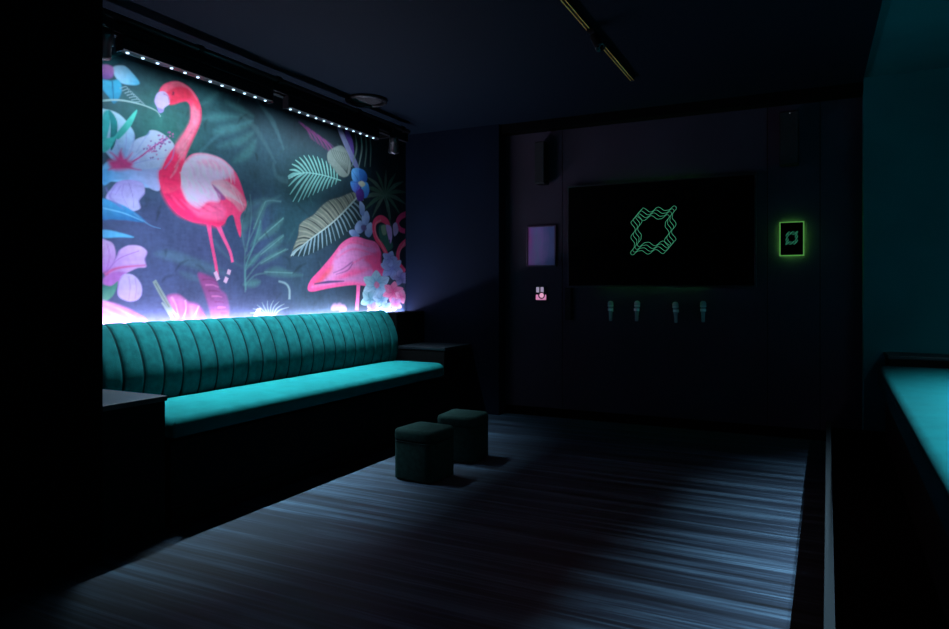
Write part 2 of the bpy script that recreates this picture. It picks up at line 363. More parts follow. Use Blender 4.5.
["s",[[3.498,2.769],[3.51,2.812],[3.54,2.839]],[0.0042,0.0231,0.0032],"#4a6668",0.23146565221177728,0.0144,1],
["s",[[5.152,2.985],[5.09,3.035],[5.064,3.066]],[0.0042,0.0231,0.0032],"#2f4a4a",0.46361946784729363,0.0144,1],
["s",[[3.221,1.775],[3.239,1.842],[3.255,1.889]],[0.0042,0.0231,0.0032],"#0f1a1e",0.36020142802253474,0.0144,1],
["s",[[3.641,2.48],[3.639,2.537],[3.665,2.578]],[0.0042,0.0231,0.0032],"#0f1a1e",0.3883651997383868,0.0144,1],
["s",[[3.958,2.606],[4.0,2.665],[4.068,2.708]],[0.0042,0.0231,0.0032],"#121f26",0.4662625069101045,0.0144,1],
["s",[[3.451,2.405],[3.407,2.456],[3.392,2.491]],[0.0042,0.0231,0.0032],"#4a6668",0.36298302886620715,0.0144,1],
["s",[[5.056,2.806],[5.094,2.882],[5.181,2.942]],[0.0042,0.0231,0.0032],"#2f4a4a",0.404714941287609,0.0144,1],
["s",[[5.896,1.267],[5.917,1.317],[5.901,1.336]],[0.0042,0.0231,0.0032],"#2f4a4a",0.4995759979315459,0.0144,1],
["s",[[5.554,1.623],[5.485,1.671],[5.384,1.688]],[0.0042,0.0231,0.0032],"#2f4a4a",0.35444729679472997,0.0144,1],
["s",[[4.593,2.809],[4.579,2.847],[4.531,2.85]],[0.0042,0.0231,0.0032],"#3c5a5c",0.478067694618414,0.0144,1],
["s",[[3.368,2.658],[3.373,2.735],[3.36,2.786]],[0.0042,0.0231,0.0032],"#3c5a5c",0.31726531192725865,0.0144,1],
["s",[[4.17,2.348],[4.164,2.391],[4.147,2.407]],[0.0042,0.0231,0.0032],"#0e181c",0.45327886089743147,0.0144,1],
["s",[[3.556,2.087],[3.533,2.151],[3.533,2.195]],[0.0042,0.0231,0.0032],"#121f26",0.22844049598103938,0.0144,1],
["p",[[2.812,2.773],[2.847,2.832],[2.918,2.874],[2.981,2.866],[2.981,2.824],[2.936,2.769],[2.847,2.734]],"#21545c",1,0.018,1,"#173a46",[[2.812,2.821],[2.972,2.771]]],
["s",[[2.847,2.783],[2.972,2.855]],[0.021,0.0105],"#2f7478",0.8,0.0045,1],
["p",[[2.891,2.731],[2.972,2.771],[3.037,2.74],[3.089,2.686],[3.009,2.656],[2.936,2.661]],"#4f9fc4",1,0.0072,1,"#a9c9e4",[[3.066,2.68],[2.9,2.734]]],
["p",[[2.812,2.635],[2.882,2.646],[2.936,2.669],[2.958,2.626],[2.945,2.564],[2.903,2.507],[2.864,2.543],[2.821,2.581]],"#3596b8",1,0.009,1,"#1d6f93",[[2.847,2.637],[2.909,2.514]]],
["s",[[2.891,2.649],[2.9,2.52]],[0.0126,0.0053],"#15506e",0.8,0.0045,1],
["p",[[2.795,2.703],[2.847,2.742],[2.9,2.734],[2.891,2.673],[2.829,2.648]],"#b06aa8",1,0.009,1,"#6c3f86",[[2.847,2.734],[2.847,2.653]]],
["s",[[2.812,2.501],[2.936,2.537],[3.085,2.549],[3.213,2.536],[3.254,2.502]],[0.0126,0.0063],"#8fa6a6",0.9,0.0045,1],
["s",[[2.945,2.614],[2.991,2.639],[3.009,2.606]],[0.0073,0.0042],"#7d8f98",0.7,0.0045,1],
["s",[[2.961,2.603],[3.009,2.628],[3.03,2.596]],[0.0073,0.0042],"#7d8f98",0.7,0.0045,1],
["s",[[2.978,2.592],[3.028,2.616],[3.051,2.586]],[0.0073,0.0042],"#7d8f98",0.7,0.0045,1],
["s",[[2.994,2.582],[3.047,2.604],[3.072,2.576]],[0.0073,0.0042],"#7d8f98",0.7,0.0045,1],
["s",[[3.011,2.571],[3.066,2.592],[3.093,2.566]],[0.0073,0.0042],"#7d8f98",0.7,0.0045,1],
["s",[[3.028,2.56],[3.085,2.579],[3.114,2.556]],[0.0073,0.0042],"#7d8f98",0.7,0.0045,1],
["s",[[3.045,2.549],[3.104,2.567],[3.136,2.545]],[0.0073,0.0042],"#7d8f98",0.7,0.0045,1],
["p",[[2.778,2.425],[2.847,2.454],[2.936,2.446],[3.009,2.395],[3.051,2.337],[3.037,2.249],[2.991,2.165],[2.918,2.128],[2.847,2.181],[2.795,2.236]],"#b9d6ea",1,0.0072,1,"#8aa2d8",[[2.847,2.441],[2.972,2.154]]],
["p",[[2.991,2.14],[3.019,2.246],[3.066,2.306],[3.153,2.354],[3.173,2.388],[3.234,2.395],[3.306,2.371],[3.365,2.325],[3.352,2.237],[3.285,2.145],[3.183,2.103],[3.066,2.093]],"#d5d8f2",1,0.0072,1,"#a9b4e6",[[3.306,2.389],[3.009,2.109]]],
["p",[[2.847,2.116],[2.954,2.134],[3.104,2.108],[3.254,2.149],[3.327,2.125],[3.327,2.053],[3.183,1.998],[2.954,2.001],[2.812,2.013]],"#6fa8d8",1,0.0072,1,"#a6b6e8",[[2.847,2.051],[3.306,2.086]]],
["p",[[2.812,2.062],[3.009,2.093],[3.24,2.13],[3.252,2.061],[3.244,1.99],[3.183,1.99],[3.114,2.028],[3.009,2.035],[2.9,2.01],[2.829,1.968]],"#4d8fc4",1,0.0072,1,"#b6b4ea",[[2.847,2.035],[3.203,2.019]]],
["p",[[2.847,1.889],[2.882,1.95],[2.936,2.007],[3.028,2.032],[3.114,2.021],[3.128,1.957],[3.085,1.9],[3.095,1.85],[3.028,1.821],[2.972,1.829],[2.9,1.87]],"#c0b2e6",1,0.0072,1,"#a790d4",[[3.009,1.824],[2.936,1.999]]],
["s",[[2.972,1.996],[2.963,1.919],[3.009,1.841]],[0.0063,0.0032],"#8d74bd",0.7,0.0045,1],
["s",[[3.009,2.009],[3.037,1.929],[3.047,1.845]],[0.0063,0.0032],"#8d74bd",0.7,0.0045,1],
["s",[[2.954,1.985],[2.909,1.913]],[0.0063,0.0032],"#8d74bd",0.7,0.0045,1],
["s",[[2.963,2.16],[2.918,2.276],[2.9,2.388]],[0.0084,0.0032],"#8f8fd0",0.6,0.0045,1],
["s",[[2.972,2.17],[2.991,2.291],[2.981,2.373]],[0.0084,0.0032],"#8f8fd0",0.6,0.0045,1],
["s",[[3.009,2.143],[3.144,2.269],[3.285,2.331]],[0.0084,0.0032],"#8f8fd0",0.6,0.0045,1],
["s",[[3.009,2.126],[3.163,2.186],[3.327,2.232]],[0.0084,0.0032],"#8f8fd0",0.6,0.0045,1],
["s",[[2.936,2.147],[2.864,2.217],[2.829,2.291]],[0.0084,0.0032],"#8f8fd0",0.6,0.0045,1],
["p",[[2.864,2.127],[2.918,2.152],[2.954,2.2],[2.981,2.163],[3.037,2.148],[3.028,2.112],[2.954,2.084],[2.891,2.082]],"#c23a78",1,0.0225,1],
["s",[[2.954,2.134],[2.9,2.174],[2.873,2.186]],[0.021,0.0042],"#c0397a",0.85,0.0108,1],
["s",[[2.954,2.134],[2.945,2.182],[2.958,2.226]],[0.021,0.0042],"#c0397a",0.85,0.0108,1],
["s",[[2.963,2.127],[3.009,2.177],[3.037,2.215]],[0.021,0.0042],"#c0397a",0.85,0.0108,1],
["s",[[2.954,2.117],[2.9,2.092],[2.864,2.07]],[0.021,0.0042],"#c0397a",0.85,0.0108,1],
["s",[[2.972,2.117],[3.047,2.107],[3.104,2.108]],[0.021,0.0042],"#c0397a",0.85,0.0108,1],
["s",[[3.028,2.146],[3.104,2.202],[3.193,2.279],[3.306,2.362]],[0.0137,0.0105],"#c05a94",1,0.0045,1],
["s",[[3.214,2.253],[3.227,2.261]],[0.0126,0.0105],"#7d4a86",0.9,0.0045,1],
["s",[[3.206,2.249],[3.218,2.257]],[0.0126,0.0105],"#b25b92",0.9,0.0045,1],
["s",[[3.311,2.401],[3.324,2.409]],[0.0126,0.0105],"#7d4a86",0.9,0.0045,1],
["s",[[3.161,2.264],[3.173,2.272]],[0.0126,0.0105],"#b25b92",0.9,0.0045,1],
["s",[[3.197,2.249],[3.209,2.256]],[0.0126,0.0105],"#7d4a86",0.9,0.0045,1],
["s",[[3.324,2.404],[3.336,2.412]],[0.0126,0.0105],"#b25b92",0.9,0.0045,1],
["s",[[3.285,2.316],[3.297,2.323]],[0.0126,0.0105],"#7d4a86",0.9,0.0045,1],
["s",[[3.241,2.368],[3.253,2.376]],[0.0126,0.0105],"#b25b92",0.9,0.0045,1],
["s",[[3.326,2.334],[3.339,2.342]],[0.0126,0.0105],"#7d4a86",0.9,0.0045,1],
["s",[[3.234,2.317],[3.247,2.324]],[0.0126,0.0105],"#b25b92",0.9,0.0045,1],
["s",[[3.29,2.272],[3.302,2.28]],[0.0126,0.0105],"#7d4a86",0.9,0.0045,1],
["s",[[3.258,2.347],[3.271,2.354]],[0.0126,0.0105],"#b25b92",0.9,0.0045,1],
["s",[[3.23,2.364],[3.243,2.372]],[0.0126,0.0105],"#7d4a86",0.9,0.0045,1],
["s",[[3.248,2.337],[3.26,2.345]],[0.0126,0.0105],"#b25b92",0.9,0.0045,1],
["s",[[3.226,2.301],[3.238,2.308]],[0.0126,0.0105],"#7d4a86",0.9,0.0045,1],
["s",[[3.203,2.282],[3.215,2.29]],[0.0126,0.0105],"#b25b92",0.9,0.0045,1],
["s",[[3.142,2.255],[3.154,2.262]],[0.0126,0.0105],"#7d4a86",0.9,0.0045,1],
["s",[[3.205,2.293],[3.217,2.3]],[0.0126,0.0105],"#b25b92",0.9,0.0045,1],
["s",[[3.317,2.336],[3.33,2.344]],[0.0126,0.0105],"#7d4a86",0.9,0.0045,1],
["s",[[3.166,2.275],[3.178,2.282]],[0.0126,0.0105],"#b25b92",0.9,0.0045,1],
["s",[[3.206,2.305],[3.218,2.312]],[0.0126,0.0105],"#7d4a86",0.9,0.0045,1],
["s",[[3.25,2.316],[3.262,2.323]],[0.0126,0.0105],"#b25b92",0.9,0.0045,1],
["s",[[3.17,2.198],[3.182,2.206]],[0.0126,0.0105],"#7d4a86",0.9,0.0045,1],
["s",[[3.249,2.288],[3.261,2.296]],[0.0126,0.0105],"#b25b92",0.9,0.0045,1],
["s",[[3.171,2.254],[3.183,2.262]],[0.0126,0.0105],"#7d4a86",0.9,0.0045,1],
["s",[[3.325,2.379],[3.337,2.387]],[0.0126,0.0105],"#b25b92",0.9,0.0045,1],
["s",[[3.271,2.331],[3.283,2.338]],[0.0126,0.0105],"#7d4a86",0.9,0.0045,1],
["s",[[3.251,2.293],[3.264,2.3]],[0.0126,0.0105],"#b25b92",0.9,0.0045,1],
["s",[[3.258,2.309],[3.27,2.317]],[0.0126,0.0105],"#7d4a86",0.9,0.0045,1],
["s",[[3.272,2.32],[3.284,2.328]],[0.0126,0.0105],"#b25b92",0.9,0.0045,1],
["s",[[3.241,2.274],[3.253,2.282]],[0.0126,0.0105],"#7d4a86",0.9,0.0045,1],
["s",[[3.298,2.353],[3.31,2.361]],[0.0126,0.0105],"#b25b92",0.9,0.0045,1],
["s",[[3.187,2.204],[3.199,2.212]],[0.0126,0.0105],"#7d4a86",0.9,0.0045,1],
["s",[[3.204,2.268],[3.216,2.276]],[0.0126,0.0105],"#b25b92",0.9,0.0045,1],
["s",[[3.283,2.347],[3.295,2.355]],[0.0126,0.0105],"#7d4a86",0.9,0.0045,1],
["s",[[3.18,2.241],[3.192,2.249]],[0.0126,0.0105],"#b25b92",0.9,0.0045,1],
["s",[[3.261,2.315],[3.274,2.323]],[0.0126,0.0105],"#7d4a86",0.9,0.0045,1],
["s",[[3.228,2.2],[3.24,2.207]],[0.0126,0.0105],"#b25b92",0.9,0.0045,1],
["s",[[3.118,2.25],[3.13,2.258]],[0.0126,0.0105],"#7d4a86",0.9,0.0045,1],
["s",[[3.252,2.297],[3.264,2.304]],[0.0126,0.0105],"#b25b92",0.9,0.0045,1],
["s",[[3.182,2.261],[3.194,2.268]],[0.0126,0.0105],"#7d4a86",0.9,0.0045,1],
["s",[[3.217,2.23],[3.229,2.237]],[0.0126,0.0105],"#b25b92",0.9,0.0045,1],
["s",[[3.271,2.339],[3.284,2.346]],[0.0126,0.0105],"#7d4a86",0.9,0.0045,1],
["s",[[3.192,2.249],[3.204,2.256]],[0.0126,0.0105],"#b25b92",0.9,0.0045,1],
["s",[[3.2,2.278],[3.212,2.286]],[0.0126,0.0105],"#7d4a86",0.9,0.0045,1],
["s",[[3.198,2.265],[3.21,2.273]],[0.0126,0.0105],"#b25b92",0.9,0.0045,1],
["s",[[3.246,2.315],[3.258,2.322]],[0.0126,0.0105],"#7d4a86",0.9,0.0045,1],
["s",[[3.266,2.366],[3.278,2.374]],[0.0126,0.0105],"#b25b92",0.9,0.0045,1],
["s",[[3.246,2.291],[3.259,2.298]],[0.0126,0.0105],"#7d4a86",0.9,0.0045,1],
["s",[[3.348,2.397],[3.361,2.405]],[0.0126,0.0105],"#b25b92",0.9,0.0045,1],
["s",[[3.172,2.314],[3.184,2.321]],[0.0126,0.0105],"#7d4a86",0.9,0.0045,1],
["s",[[3.266,2.351],[3.279,2.359]],[0.0126,0.0105],"#b25b92",0.9,0.0045,1],
["s",[[3.242,2.336],[3.254,2.344]],[0.0126,0.0105],"#7d4a86",0.9,0.0045,1],
["s",[[3.307,2.358],[3.319,2.366]],[0.0126,0.0105],"#b25b92",0.9,0.0045,1],
["s",[[3.35,2.378],[3.363,2.386]],[0.0126,0.0105],"#7d4a86",0.9,0.0045,1],
["s",[[3.173,2.253],[3.185,2.26]],[0.0126,0.0105],"#b25b92",0.9,0.0045,1],
["s",[[3.295,2.366],[3.308,2.374]],[0.0126,0.0105],"#7d4a86",0.9,0.0045,1],
["s",[[3.151,2.279],[3.163,2.286]],[0.0126,0.0105],"#b25b92",0.9,0.0045,1],
["s",[[3.287,2.342],[3.3,2.35]],[0.0126,0.0105],"#7d4a86",0.9,0.0045,1],
["s",[[3.158,2.24],[3.17,2.247]],[0.0126,0.0105],"#b25b92",0.9,0.0045,1],
["p",[[2.821,2.403],[2.864,2.454],[2.878,2.383],[2.85,2.263],[2.821,2.209]],"#2a9a9c",1,0.0072,1],
["p",[[2.864,2.454],[2.9,2.437],[2.928,2.386],[2.925,2.311],[2.909,2.242],[2.882,2.2],[2.875,2.284],[2.878,2.367]],"#1c7d80",1,0.0054,1,"#0e5560",[[2.918,2.392],[2.878,2.252]]],
["p",[[2.918,2.309],[2.972,2.387],[3.07,2.506],[3.037,2.41],[2.991,2.341],[2.932,2.279]],"#4fb9a8",1,0.0054,1,"#2a8f8c",[[3.066,2.493],[2.936,2.296]]],
["p",[[2.829,2.259],[2.9,2.289],[2.936,2.33],[2.882,2.22],[2.829,2.178]],"#37a6a2",1,0.0072,1],
["p",[[2.812,1.876],[2.9,1.87],[3.009,1.841],[3.134,1.763],[2.991,1.759],[2.882,1.754],[2.812,1.755]],"#3f8cc0",1,0.0072,1,"#2a5f94",[[2.918,1.864],[2.936,1.75]]],
["s",[[2.829,1.822],[2.972,1.804],[3.114,1.766]],[0.0105,0.0042],"#7db8e0",0.7,0.0045,1],
["p",[[2.812,1.678],[2.9,1.681],[3.047,1.652],[2.936,1.644],[2.812,1.632]],"#57a0d0",1,0.0072,1],
["s",[[3.047,1.811],[3.163,1.745],[3.254,1.726]],[0.0105,0.0042],"#5a7fa8",0.7,0.0045,1],
["p",[[2.812,1.61],[2.855,1.616],[2.9,1.591],[2.914,1.517],[2.882,1.45],[2.838,1.416],[2.812,1.432]],"#d3a3dc",1,0.0072,1,"#a86fc0",[[2.847,1.604],[2.864,1.425]]],
["p",[[2.864,1.425],[2.918,1.509],[2.945,1.56],[3.009,1.594],[3.095,1.594],[3.147,1.559],[3.128,1.509],[3.14,1.458],[3.076,1.448],[3.009,1.42],[2.9,1.368]],"#d6a8e2",1,0.0072,1,"#b57fcb",[[3.104,1.577],[2.9,1.401]]],
["p",[[2.838,1.384],[2.909,1.418],[2.991,1.412],[2.954,1.353],[2.882,1.316],[2.829,1.335]],"#a862b4",1,0.009,1],
["p",[[2.939,1.352],[2.972,1.403],[3.047,1.396],[3.101,1.337],[3.104,1.268],[3.066,1.231],[3.0,1.227],[2.932,1.266]],"#c9b0e8",1,0.0072,1,"#b79ae0",[[2.991,1.403],[3.028,1.235]]],
["s",[[2.838,1.4],[2.936,1.444],[3.134,1.467]],[0.0231,0.0105],"#c2568f",0.95,0.009,1],
["s",[[2.847,1.408],[2.936,1.502],[3.085,1.562]],[0.0073,0.0042],"#9a5bb0",0.8,0.0045,1],
["s",[[2.847,1.417],[2.873,1.515],[2.855,1.596]],[0.0073,0.0042],"#9a5bb0",0.8,0.0045,1],
["p",[[2.812,1.327],[2.882,1.327],[2.932,1.356],[2.9,1.27],[2.847,1.229],[2.812,1.225]],"#2f6a64",1,0.0072,1,"#58907e",[[2.829,1.319],[2.882,1.237]]],
["p",[[2.795,1.222],[2.864,1.224],[2.954,1.198],[3.056,1.153],[3.134,1.079],[2.795,1.029]],"#b878b0",1,0.0108,1,"#8f5a98",[[2.847,1.221],[3.009,1.101]]],
["s",[[2.847,1.213],[2.936,1.178],[3.047,1.116]],[0.0158,0.0063],"#d8a0d0",0.7,0.0135,1],
["s",[[2.829,1.181],[2.918,1.137],[2.991,1.085]],[0.0158,0.0063],"#d8a0d0",0.7,0.0135,1],
["p",[[3.306,1.253],[3.402,1.267],[3.468,1.22],[3.581,1.191],[3.64,1.104],[3.616,1.039],[3.37,1.05],[3.352,1.168]],"#a8508e",0.9,0.018,1,"#7d4680",[[3.37,1.249],[3.57,1.079]]],
["p",[[3.327,1.24],[3.402,1.248],[3.417,1.176],[3.37,1.141]],"#c878b0",0.8,0.018,1,"#8a4486",[[3.327,1.24],[3.417,1.176]]],
["p",[[3.413,1.252],[3.49,1.202],[3.479,1.137],[3.417,1.157]],"#c878b0",0.8,0.018,1,"#8a4486",[[3.413,1.252],[3.479,1.137]]],
["p",[[3.501,1.192],[3.593,1.162],[3.581,1.097],[3.513,1.109]],"#c878b0",0.8,0.018,1,"#8a4486",[[3.501,1.192],[3.581,1.097]]],
["s",[[3.344,1.249],[3.38,1.194],[3.402,1.112]],[0.0105,0.0053],"#e0a4d0",0.7,0.009,1],
["s",[[3.461,1.226],[3.468,1.165],[3.446,1.102]],[0.0105,0.0053],"#e0a4d0",0.7,0.009,1],
["s",[[3.581,1.181],[3.558,1.135],[3.524,1.08]],[0.0105,0.0053],"#e0a4d0",0.7,0.009,1],
["p",[[3.574,1.419],[3.664,1.408],[3.741,1.376],[3.786,1.303],[3.849,1.254],[3.874,1.126],[3.811,1.049],[3.724,1.072],[3.676,1.17],[3.64,1.265]],"#9c3a78",0.75,0.018,1,"#7a4a80",[[3.616,1.397],[3.811,1.089]]],
["s",[[3.616,1.378],[3.688,1.379],[3.749,1.361]],[0.0116,0.0042],"#6a2a5c",0.7,0.0081,1],
["s",[[3.645,1.337],[3.712,1.338],[3.766,1.322]],[0.0116,0.0042],"#d070a8",0.7,0.0081,1],
["s",[[3.673,1.295],[3.736,1.295],[3.783,1.284]],[0.0116,0.0042],"#6a2a5c",0.7,0.0081,1],
["s",[[3.702,1.253],[3.761,1.253],[3.801,1.245]],[0.0116,0.0042],"#d070a8",0.7,0.0081,1],
["s",[[3.731,1.211],[3.786,1.21],[3.818,1.205]],[0.0116,0.0042],"#6a2a5c",0.7,0.0081,1],
["s",[[3.761,1.168],[3.811,1.167],[3.836,1.166]],[0.0116,0.0042],"#d070a8",0.7,0.0081,1],
["s",[[3.791,1.124],[3.836,1.123],[3.854,1.126]],[0.0116,0.0042],"#6a2a5c",0.7,0.0081,1],
["s",[[3.203,1.364],[3.254,1.285],[3.316,1.196],[3.402,1.103]],[0.0315,0.0368,0.0126],"#7f8886",0.9,0.0045,1],
["s",[[3.213,1.347],[3.264,1.267],[3.327,1.178]],[0.0084,0.0063],"#51504f",0.8,0.0045,1],
["s",[[3.264,1.214],[3.327,1.142],[3.37,1.068]],[0.0105,0.0315,0.0105],"#848e8e",0.8,0.0045,1],
["s",[[4.334,1.044],[4.191,1.106],[4.094,1.116]],[0.0105,0.0158,0.0042],"#6d7c84",0.75,0.0045,1],
["s",[[4.334,1.044],[4.206,1.123],[4.124,1.15]],[0.0105,0.0158,0.0042],"#6d7c84",0.75,0.0045,1],
["s",[[4.334,1.044],[4.228,1.138],[4.168,1.179]],[0.0105,0.0158,0.0042],"#6d7c84",0.75,0.0045,1],
["s",[[4.334,1.044],[4.257,1.148],[4.224,1.2]],[0.0105,0.0158,0.0042],"#6d7c84",0.75,0.0045,1],
["s",[[4.334,1.044],[4.289,1.153],[4.289,1.211]],[0.0105,0.0158,0.0042],"#6d7c84",0.75,0.0045,1],
["s",[[4.334,1.044],[4.324,1.153],[4.358,1.212]],[0.0105,0.0158,0.0042],"#6d7c84",0.75,0.0045,1],
["s",[[4.334,1.044],[4.357,1.148],[4.426,1.202]],[0.0105,0.0158,0.0042],"#6d7c84",0.75,0.0045,1],
["s",[[4.334,1.044],[4.389,1.138],[4.49,1.182]],[0.0105,0.0158,0.0042],"#6d7c84",0.75,0.0045,1],
["s",[[4.334,1.044],[4.415,1.123],[4.545,1.152]],[0.0105,0.0158,0.0042],"#6d7c84",0.75,0.0045,1],
["s",[[4.551,1.221],[4.551,1.303],[4.507,1.354],[4.419,1.374]],[0.0252,0.0126],"#8da0a4",0.75,0.009,1],
["p",[[5.123,1.115],[5.145,1.164],[5.195,1.168],[5.224,1.122]],"#8a6a88",0.8,0.018,1],
["p",[[5.195,1.118],[5.216,1.167],[5.267,1.171],[5.297,1.124]],"#8a6a88",0.8,0.018,1],
["p",[[5.249,1.1],[5.271,1.15],[5.323,1.154],[5.353,1.107]],"#8a6a88",0.8,0.018,1],
["p",[[4.171,1.148],[4.157,1.117],[4.129,1.077]],"#d8c8e0",0.6,0.009,1],
["p",[[4.179,1.148],[4.157,1.109],[4.129,1.077]],"#d8c8e0",0.6,0.009,1],
["p",[[4.188,1.148],[4.157,1.101],[4.129,1.077]],"#d8c8e0",0.6,0.009,1],
["p",[[4.196,1.147],[4.157,1.092],[4.129,1.077]],"#d8c8e0",0.6,0.009,1],
["p",[[4.205,1.147],[4.157,1.084],[4.129,1.077]],"#d8c8e0",0.6,0.009,1],
["p",[[4.213,1.147],[4.157,1.076],[4.129,1.077]],"#d8c8e0",0.6,0.009,1],
["s",[[3.671,1.817],[3.688,1.714],[3.712,1.61],[3.741,1.496],[3.761,1.39]],[0.0525,0.0315,0.0273,0.0273,0.0252],"#e2467e",1,0.0045,1],
["s",[[3.761,1.796],[3.823,1.694],[3.882,1.599],[3.908,1.517]],[0.0473,0.0315,0.0273,0.0252],"#e85088",1,0.0045,1],
["s",[[3.736,1.438],[3.766,1.377]],[0.0336,0.0315],"#eab0d2",1,0.0045,1],
["s",[[3.877,1.457],[3.864,1.421]],[0.0336,0.0315],"#eab0d2",1,0.0045,1],
["s",[[3.851,1.397],[3.831,1.358]],[0.0336,0.0315],"#eab0d2",1,0.0045,1],
["p",[[3.248,2.131],[3.252,2.026],[3.285,1.951],[3.344,1.877],[3.424,1.827],[3.524,1.796],[3.616,1.793],[3.688,1.792],[3.766,1.781],[3.826,1.812],[3.861,1.864],[3.913,1.883],[3.944,1.802],[3.987,1.717],[3.997,1.797],[3.987,1.882],[4.051,1.974],[4.027,2.062],[3.979,2.166],[3.939,2.22],[3.952,2.211],[3.874,2.269],[3.786,2.306],[3.64,2.315],[3.524,2.289],[3.452,2.227],[3.37,2.131]],"#f03a6e",1,0.006,1],
["p",[[3.248,2.131],[3.402,2.155],[3.402,2.047],[3.475,1.937],[3.593,1.876],[3.761,1.845],[3.826,1.821],[3.766,1.783],[3.616,1.793],[3.424,1.827],[3.344,1.877],[3.281,1.95],[3.252,2.026]],"#f01f5e",0.9,0.027,1],
["p",[[3.461,2.219],[3.535,2.283],[3.64,2.31],[3.781,2.3],[3.874,2.259],[3.913,2.212],[3.811,2.142],[3.7,2.097],[3.768,2.02],[3.761,1.969],[3.669,1.962],[3.581,1.903],[3.49,1.933],[3.424,2.05],[3.402,2.155]],"#efd3ee",1,0.02,1,"#f0b4dc",[[3.524,2.267],[3.688,1.952]]],
["p",[[3.7,2.107],[3.811,2.142],[3.913,2.117],[4.019,2.041],[4.051,1.974],[3.992,1.917],[3.913,1.978],[3.811,2.025]],"#ee6a86",0.95,0.0135,1,"#f2a8bc",[[4.019,1.95],[3.761,2.096]]],
["p",[[3.712,2.099],[3.836,2.077],[3.952,2.023],[4.032,1.972],[3.913,2.014],[3.786,2.041]],"#f6c4d2",0.8,0.0135,1],
["p",[[3.707,2.093],[3.773,2.063],[3.836,2.005],[3.798,1.988],[3.766,2.01]],"#7a3f7e",0.8,0.009,1],
["p",[[3.479,1.928],[3.593,1.895],[3.688,1.956],[3.773,1.962],[3.836,1.911],[3.811,1.84],[3.688,1.828],[3.57,1.845]],"#f25a8c",0.8,0.027,1],
["p",[[3.57,2.237],[3.688,2.286],[3.836,2.252],[3.926,2.198],[3.913,2.16],[3.811,2.2],[3.688,2.219]],"#f49ab8",0.8,0.027,1],
["s",[[3.435,2.106],[3.479,2.002],[3.593,1.942]],[0.0158,0.0084],"#f7e4f6",0.6,0.0135,1],
["s",[[3.501,2.153],[3.57,2.051],[3.688,1.991]],[0.0158,0.0084],"#f7e4f6",0.6,0.0135,1],
["s",[[3.593,2.186],[3.664,2.121],[3.736,2.035]],[0.0158,0.0084],"#f7e4f6",0.6,0.0135,1],
["p",[[3.244,2.063],[3.26,2.118],[3.285,2.189],[3.333,2.269],[3.402,2.363],[3.468,2.459],[3.506,2.537],[3.508,2.621],[3.479,2.66],[3.43,2.648],[3.37,2.618],[3.323,2.603],[3.306,2.624],[3.271,2.647],[3.24,2.657],[3.264,2.713],[3.323,2.759],[3.402,2.786],[3.492,2.772],[3.561,2.721],[3.602,2.647],[3.6,2.562],[3.561,2.46],[3.517,2.377],[3.479,2.296],[3.452,2.221],[3.424,2.14],[3.413,2.029],[3.285,1.976]],"#f23a66",1,0.0063,1],
["p",[[3.402,2.363],[3.475,2.46],[3.513,2.539],[3.515,2.622],[3.551,2.663],[3.588,2.616],[3.588,2.55],[3.547,2.457],[3.506,2.374],[3.466,2.293],[3.439,2.243],[3.37,2.285]],"#f07f9a",0.85,0.027,1],
["p",[[3.285,2.189],[3.333,2.266],[3.37,2.276],[3.435,2.236],[3.402,2.118],[3.402,2.046],[3.275,2.028],[3.256,2.114]],"#f4225c",0.9,0.027,1],
["p",[[3.468,2.762],[3.547,2.718],[3.588,2.644],[3.558,2.627],[3.513,2.69],[3.446,2.719]],"#e8304f",0.8,0.018,1],
["p",[[3.316,2.727],[3.402,2.768],[3.49,2.74],[3.506,2.689],[3.413,2.647],[3.352,2.614],[3.319,2.615],[3.338,2.664],[3.306,2.674]],"#d8203f",0.85,0.018,1],
["p",[[3.275,2.716],[3.348,2.764],[3.413,2.782],[3.461,2.765],[3.391,2.747],[3.327,2.706],[3.285,2.677]],"#f4607c",0.8,0.0135,1],
["p",[[3.207,2.593],[3.219,2.641],[3.244,2.67],[3.285,2.683],[3.319,2.659],[3.327,2.611],[3.285,2.571],[3.273,2.541],[3.244,2.529],[3.228,2.557]],"#b996d8",1,0.0063,1,"#d8b8e8",[[3.215,2.616],[3.316,2.65]]],
["p",[[3.228,2.557],[3.273,2.556],[3.273,2.541],[3.244,2.528]],"#6d5aa8",0.8,0.009,1],
["s",[[3.352,2.69],[3.365,2.689]],[0.0263,0.021],"#5c1030",1,0.0045,1],
["s",[[3.468,2.22],[3.504,2.163],[3.517,2.099]],[0.0053,0.0147,0.0042],"#fbeaf6",0.55,0.0108,1],
["s",[[3.497,2.225],[3.533,2.179],[3.547,2.114]],[0.0053,0.0147,0.0042],"#e0a0c8",0.55,0.0108,1],
["s",[[3.526,2.229],[3.563,2.194],[3.577,2.128]],[0.0053,0.0147,0.0042],"#fbeaf6",0.55,0.0108,1],
["s",[[3.556,2.264],[3.593,2.207],[3.607,2.141]],[0.0053,0.0147,0.0042],"#e0a0c8",0.55,0.0108,1],
["s",[[3.586,2.264],[3.623,2.217],[3.638,2.151]],[0.0053,0.0147,0.0042],"#fbeaf6",0.55,0.0108,1],
["s",[[3.616,2.26],[3.654,2.225],[3.669,2.159]],[0.0053,0.0147,0.0042],"#e0a0c8",0.55,0.0108,1],
["s",[[3.647,2.287],[3.685,2.229],[3.7,2.162]],[0.0053,0.0147,0.0042],"#fbeaf6",0.55,0.0108,1],
["s",[[3.678,2.277],[3.717,2.23],[3.731,2.163]],[0.0053,0.0147,0.0042],"#e0a0c8",0.55,0.0108,1],
["s",[[3.709,2.264],[3.749,2.228],[3.763,2.16]],[0.0053,0.0147,0.0042],"#fbeaf6",0.55,0.0108,1],
["s",[[3.741,2.282],[3.781,2.223],[3.796,2.156]],[0.0053,0.0147,0.0042],"#e0a0c8",0.55,0.0108,1],
